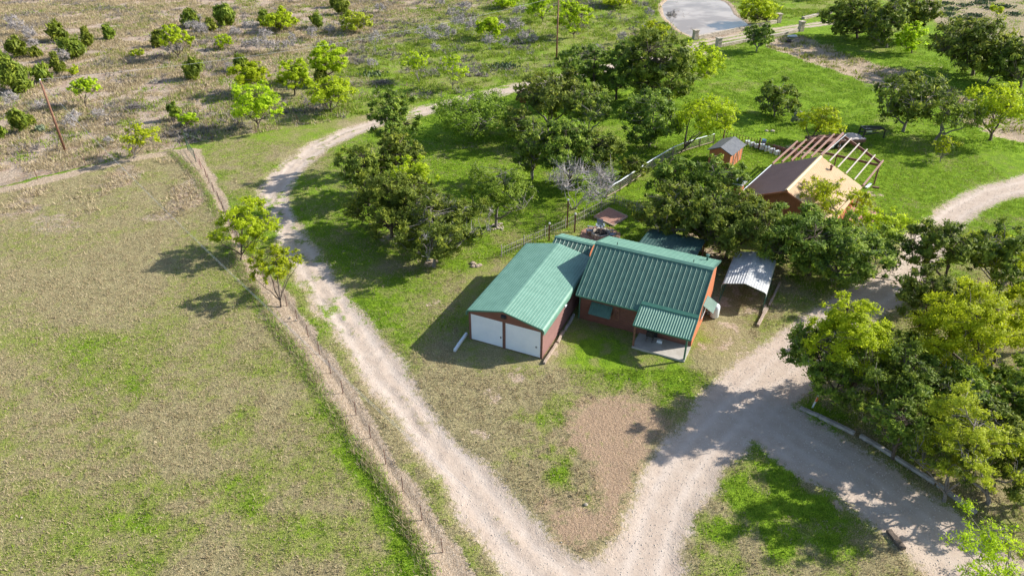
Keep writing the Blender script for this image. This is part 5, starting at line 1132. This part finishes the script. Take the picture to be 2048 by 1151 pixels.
# ------------------------------------------------------------------ brush pile, rocks, cactus, grass
def brush_pile(px, r, label):
    p = G(*px); rng = np.random.default_rng(3); paths = []
    for _ in range(150):
        a = rng.random() * 6.28; q = np.array([math.cos(a), math.sin(a) * .6, 0]) * r * rng.random(); d = unit(rng.normal(size=3) * np.array([1, 1, .25])); q[2] = .1 + .5 * rng.random() * (1 - np.linalg.norm(q) / r)
        paths.append((np.array([q - d * .6, q + d * .6 + [0, 0, .1]]), np.array([.03, .015])))
    V, F = tubes_np(paths, 4); o = np_obj('brush_pile', V, F, M['greybark']); o.location = p; tag(o, label, 'brush pile')
brush_pile((765, 168), 2.6, 'low pile of cut grey branches beside the sparse mesquite')
brush_pile((268, 218), 1.2, 'small fallen branch heap in the straw right of the pole')
def blob_rock(name, p, r, label, cat, mat='stone', group=None, n=1, spread=0):
    rr = random.Random(int(p.x * 31 + p.y * 17)); mb = MB()
    for _ in range(n):
        c = Vector((rr.uniform(-spread, spread), rr.uniform(-spread, spread), 0)); rad = r * rr.uniform(.7, 1.2); V = []
        for j, (z, f) in enumerate(((-.3, .8), (.15, 1), (.5, .8), (.75, .35))):
            for k in range(7): a = 6.283 * k / 7 + j * .3; q = rad * f * rr.uniform(.8, 1.15); V.append((c.x + math.cos(a) * q, c.y + math.sin(a) * q * .8, z * rad * .8))
        F = [(j * 7 + k, j * 7 + (k + 1) % 7, (j + 1) * 7 + (k + 1) % 7, (j + 1) * 7 + k) for j in range(3) for k in range(7)] + [tuple(range(21, 28))]
        mb.add(V, F)
    o = mb.build(name, M[mat]); o.location = (p.x, p.y, 0); tag(o, label, cat, group); return o
blob_rock('rock_ring', G(992, 453), .16, 'ring of grey rocks round the foot of the light green lawn tree', 'rocks', n=26, spread=.75)
blob_rock('rock', G(1172, 1008), .16, 'single white rock in the grass at the tip of the brown mulch', 'rock')
blob_rock('rock', G(581, 635), .13, 'white rock on the dirt strip below the smaller lime tree, left of two', 'rock')
blob_rock('rock', G(592, 640), .11, 'white rock on the dirt strip below the smaller lime tree, right of two', 'rock')
blob_rock('rock', G(1540, 262), .35, 'pale flat rock in the lawn above the little red shed', 'rock', n=3, spread=.5)
blob_rock('wood_chip_heap', G(952, 530), .28, 'small pale heap of chips on the lawn behind the garage shadow', 'heap', 'wood', n=6, spread=.35)
blob_rock('rock', G(43, 1104 - 70), .1, 'small white stone in the pasture at lower left', 'rock')
def scatter(name, label, fn, n, seed, make, mat, cat):
    rng = np.random.default_rng(seed); P = fn(rng, n); V, F, tint = make(rng, P); o = np_obj(name, V, F, M[mat] if isinstance(mat, str) else mat, None, tint); tag(o, label, cat, kind='stuff'); return o
def blades(rng, P, h, wd, nb, lean=.5, spread=.12):
    n = len(P); N = n * nb; base = np.repeat(P[:, :3], nb, 0); sc = np.repeat(P[:, 3], nb) * (.6 + .8 * rng.random(N))
    base = base + np.stack([rng.normal(size=N) * spread * np.repeat(P[:, 3], nb), rng.normal(size=N) * spread * np.repeat(P[:, 3], nb), np.zeros(N)], -1)
    a = rng.random(N) * 6.283; side = np.stack([np.cos(a), np.sin(a), np.zeros(N)], -1) * wd * .5 * sc[:, None]
    b = rng.random(N) * 6.283; tip = base + np.stack([np.cos(b) * lean * h * sc * rng.random(N), np.sin(b) * lean * h * sc * rng.random(N), h * sc], -1)
    V = np.stack([base - side, base + side, tip], 1).reshape(-1, 3); F = np.arange(N)[:, None] * 3 + np.arange(3)[None]
    return V, F, np.clip(np.repeat(rng.random(n), nb) * .5 + rng.random(N) * .5, 0, 1)
def pick(rng, n, x0, x1, y0, y1, wfn, zoff=-.06):
    out = []; got = 0
    while got < n:
        m = n * 2; v = rng.random(m); Y = y0 + (y1 - y0) * v; X = x0 + (x1 - x0) * rng.random(m)
        ok = np.abs(X) < .74 * depthv(Y) + 2; X = X[ok]; Y = Y[ok]
        gv, di, mu, lu, sw, z, kd, pd = masks(X, Y); wgt = wfn(X, Y, gv, di, mu, lu, sw, kd); k = rng.random(len(X)) < wgt
        out.append(np.stack([X[k], Y[k], z[k], .7 + .6 * rng.random(k.sum())], -1)); got += k.sum()
        if len(out) > 14: break
    return np.concatenate(out)[:n]
def depthv(Y): return Y * _c + CAMH * _s
bld = lambda X, Y: ~(((X > -4.5) & (X < 20) & (Y > 44) & (Y < 60)))
scatter('green_grass', 'short green grass growing over the lawn and pasture', lambda r, n: pick(r, n, -40, 60, 22, 92, lambda X, Y, gv, di, mu, lu, sw, kd: np.clip(lu - .25, 0, 1) * (gv < .3) * (di < .4) * (mu < .5) * bld(X, Y) * np.clip(60 / (Y + 5), .3, 1)), 52000, 1, lambda r, P: blades(r, P, .12, .05, 4, .8, .12), 'grass', 'grass')
scatter('dry_grass', 'short dry tan grass over the pasture', lambda r, n: pick(r, n, -60, 60, 22, 92, lambda X, Y, gv, di, mu, lu, sw, kd: np.clip(1.0 - lu, 0, 1) * (gv < .3) * (di < .5) * (mu < .6) * bld(X, Y) * np.clip(45 / (Y + 5), .3, 1)), 52000, 2, lambda r, P: blades(r, P, .13, .045, 4, 1.0, .14), 'straw', 'grass')
scatter('tall_straw_grass', 'tall bleached straw grass in the rough pasture at upper left', lambda r, n: pick(r, n, -125, 60, 70, 185, lambda X, Y, gv, di, mu, lu, sw, kd: np.clip(sw, 0, 1) ** 1.4 * (gv < .2) * (di < .35) * (fbm(X, Y, 3.5, 31) > .45)), 34000, 3, lambda r, P: blades(r, P, .34, .10, 6, 1.1, .35), 'straw', 'grass')
scatter('rough_green_grass', 'rough green tufts in the scrub and far lawn', lambda r, n: pick(r, n, -125, 125, 85, 190, lambda X, Y, gv, di, mu, lu, sw, kd: np.clip(lu, 0, 1) * (gv < .2) * (di < .35) * (kd == 2) * (fbm(X, Y, 2.5, 41) > .5)), 24000, 4, lambda r, P: blades(r, P, .30, .12, 5, .9, .28), 'grass', 'grass')
def brush(rng, P):
    n = len(P); nb = 14; N = n * nb; base = np.repeat(P[:, :3], nb, 0); sc = np.repeat(P[:, 3], nb); d = unit(rng.normal(size=(N, 3)) * np.array([1, 1, .5]) + np.array([0, 0, .7]))
    tip = base + d * (sc * (.35 + .5 * rng.random(N)))[:, None]; sd_ = unit(np.cross(d, np.array([0, 0, 1.0]) + .1 * rng.normal(size=(N, 3)))) * .035; V = np.stack([base - sd_, base + sd_, tip + sd_ * .4, tip - sd_ * .4], 1).reshape(-1, 3)
    return V, np.arange(N)[:, None] * 4 + np.arange(4)[None], rng.random(N)
scatter('grey_brush', 'low grey twiggy brush matted through the scrub', lambda r, n: pick(r, n, -125, 40, 88, 185, lambda X, Y, gv, di, mu, lu, sw, kd: (kd == 2) * (gv < .2) * (di < .4) * np.clip((fbm(X, Y, 6, 91) - .50) * 5, .02, 1) * (fbm(X, Y, 1.8, 95) > .45)), 5200, 12, brush, 'greybark', 'brush')
scatter('scrub_weeds', 'small bright weeds coming up through the dead grass of the scrub', lambda r, n: pick(r, n, -125, 60, 88, 185, lambda X, Y, gv, di, mu, lu, sw, kd: (kd == 2) * (gv < .2) * (di < .4) * (fbm(X, Y, 3.3, 101) > .6) * .8), 3800, 13, lambda r, P: blades(r, P, .35, .11, 8, .9, .4), 'oak', 'weeds')
scatter('far_lawn_grass', 'grass of the far lawn, lit in small tufts', lambda r, n: pick(r, n, -20, 120, 88, 150, lambda X, Y, gv, di, mu, lu, sw, kd: (kd == 0) * np.clip(lu, 0, 1) * (di < .4) * (gv < .3) * (fbm(X, Y, 1.5, 121) > .46)), 22000, 14, lambda r, P: blades(r, P, .20, .10, 5, .9, .3), 'grass', 'grass')
def edge_grass(rng, n):
    e = P2([(345, 303), (395, 345), (425, 400), (478, 520), (500, 560), (524, 600), (560, 652), (600, 702), (640, 765), (722, 893), (780, 975), (828, 1060), (872, 1155)]); i = rng.integers(0, len(e) - 1, n); t = rng.random(n)[:, None]
    p = e[i] * (1 - t) + e[i + 1] * t; p = p + rng.normal(size=(n, 2)) * .28 - np.array([.3, 0]); return np.stack([p[:, 0], p[:, 1], np.full(n, -.05), .6 + .8 * rng.random(n)], -1)
scatter('long_edge_grass', 'longer grass hanging over the edge of the dirt strip', edge_grass, 2200, 5, lambda r, P: blades(r, P, .20, .035, 5, 1.2, .12), 'grass', 'grass')
scatter('straw_edge_grass', 'bleached grass tufts along the edge of the dirt strip', edge_grass, 1500, 6, lambda r, P: blades(r, P, .30, .03, 6, 1.2, .12), 'straw', 'grass')
def creek_tufts(rng, n):
    return pick(rng, n, 38, 125, 95, 170, lambda X, Y, gv, di, mu, lu, sw, kd: (kd == 5) * (fbm(X, Y, 1.6, 71) > .56) * .9 + .08 * (kd == 5))
scatter('creek_tufts', 'bleached and brown tussocks growing in the creek bed', creek_tufts, 520, 9, lambda r, P: blades(r, P, .35, .12, 9, .8, .3), 'straw', 'grass')
scatter('creek_weeds', 'dark green weeds on the creek bed ruts', creek_tufts, 420, 10, lambda r, P: blades(r, P, .4, .12, 8, .8, .35), 'juniper', 'weeds')
M['chips'] = surf('limestone_chips', (.50, .42, .34), (.72, .66, .58), 3, .95, 0, 0)
def stones(rng, P):
    n = len(P); oc = np.array([[1, 0, 0], [0, 1, 0], [-1, 0, 0], [0, -1, 0], [0, 0, 1.0]]); r = .022 * P[:, 3] ** 3
    V = P[:, None, :3] + oc[None] * r[:, None, None] * (.7 + .6 * rng.random((n, 5, 1))) + np.array([0, 0, .01]); f = np.array([[0, 1, 4], [1, 2, 4], [2, 3, 4], [3, 0, 4]])
    return V.reshape(-1, 3), (np.arange(n)[:, None, None] * 5 + f[None]).reshape(-1, 3), np.repeat(rng.random(n), 4)
scatter('gravel_stones', 'loose limestone chips scattered over the drive', lambda r, n: pick(r, n, -30, 60, 24, 80, lambda X, Y, gv, di, mu, lu, sw, kd: np.clip(gv, 0, 1) * (gv > .25) + .12 * (di > .4), 0), 14000, 7, stones, 'chips', 'gravel')

def cactus(rng, n):
    c = [G(x, y) for x, y in ((1905, 20), (1930, 12), (1960, 8), (1950, 32), (1920, 38), (1985, 18), (2010, 14), (1895, 30), (1005, 135), (1015, 134), (745, 150), (1970, 2), (1890, 8), (2030, 30))]; i = rng.integers(0, len(c), n)
    return np.array([[c[k].x + rng.normal() * 1.0, c[k].y + rng.normal() * .8, .12 + .25 * rng.random(), .7 + .6 * rng.random()] for k in i])
def pads(rng, P):
    n = len(P); a = rng.random(n) * 6.283; u = np.stack([np.cos(a), np.sin(a), .3 * rng.normal(size=n)], -1); v = np.stack([.3 * rng.normal(size=n), .3 * rng.normal(size=n), np.ones(n)], -1); th = np.arange(7) * 6.283 / 7
    s = .2 * P[:, 3]; V = P[:, None, :3] + s[:, None, None] * (u[:, None] * np.cos(th)[None, :, None] * .75 + v[:, None] * np.sin(th)[None, :, None])
    return V.reshape(-1, 3), np.arange(n)[:, None] * 7 + np.arange(7)[None], rng.random(n)
scatter('prickly_pear', 'clumps of grey green prickly pear in the far scrub', cactus, 1400, 8, pads, 'cactus', 'cactus')
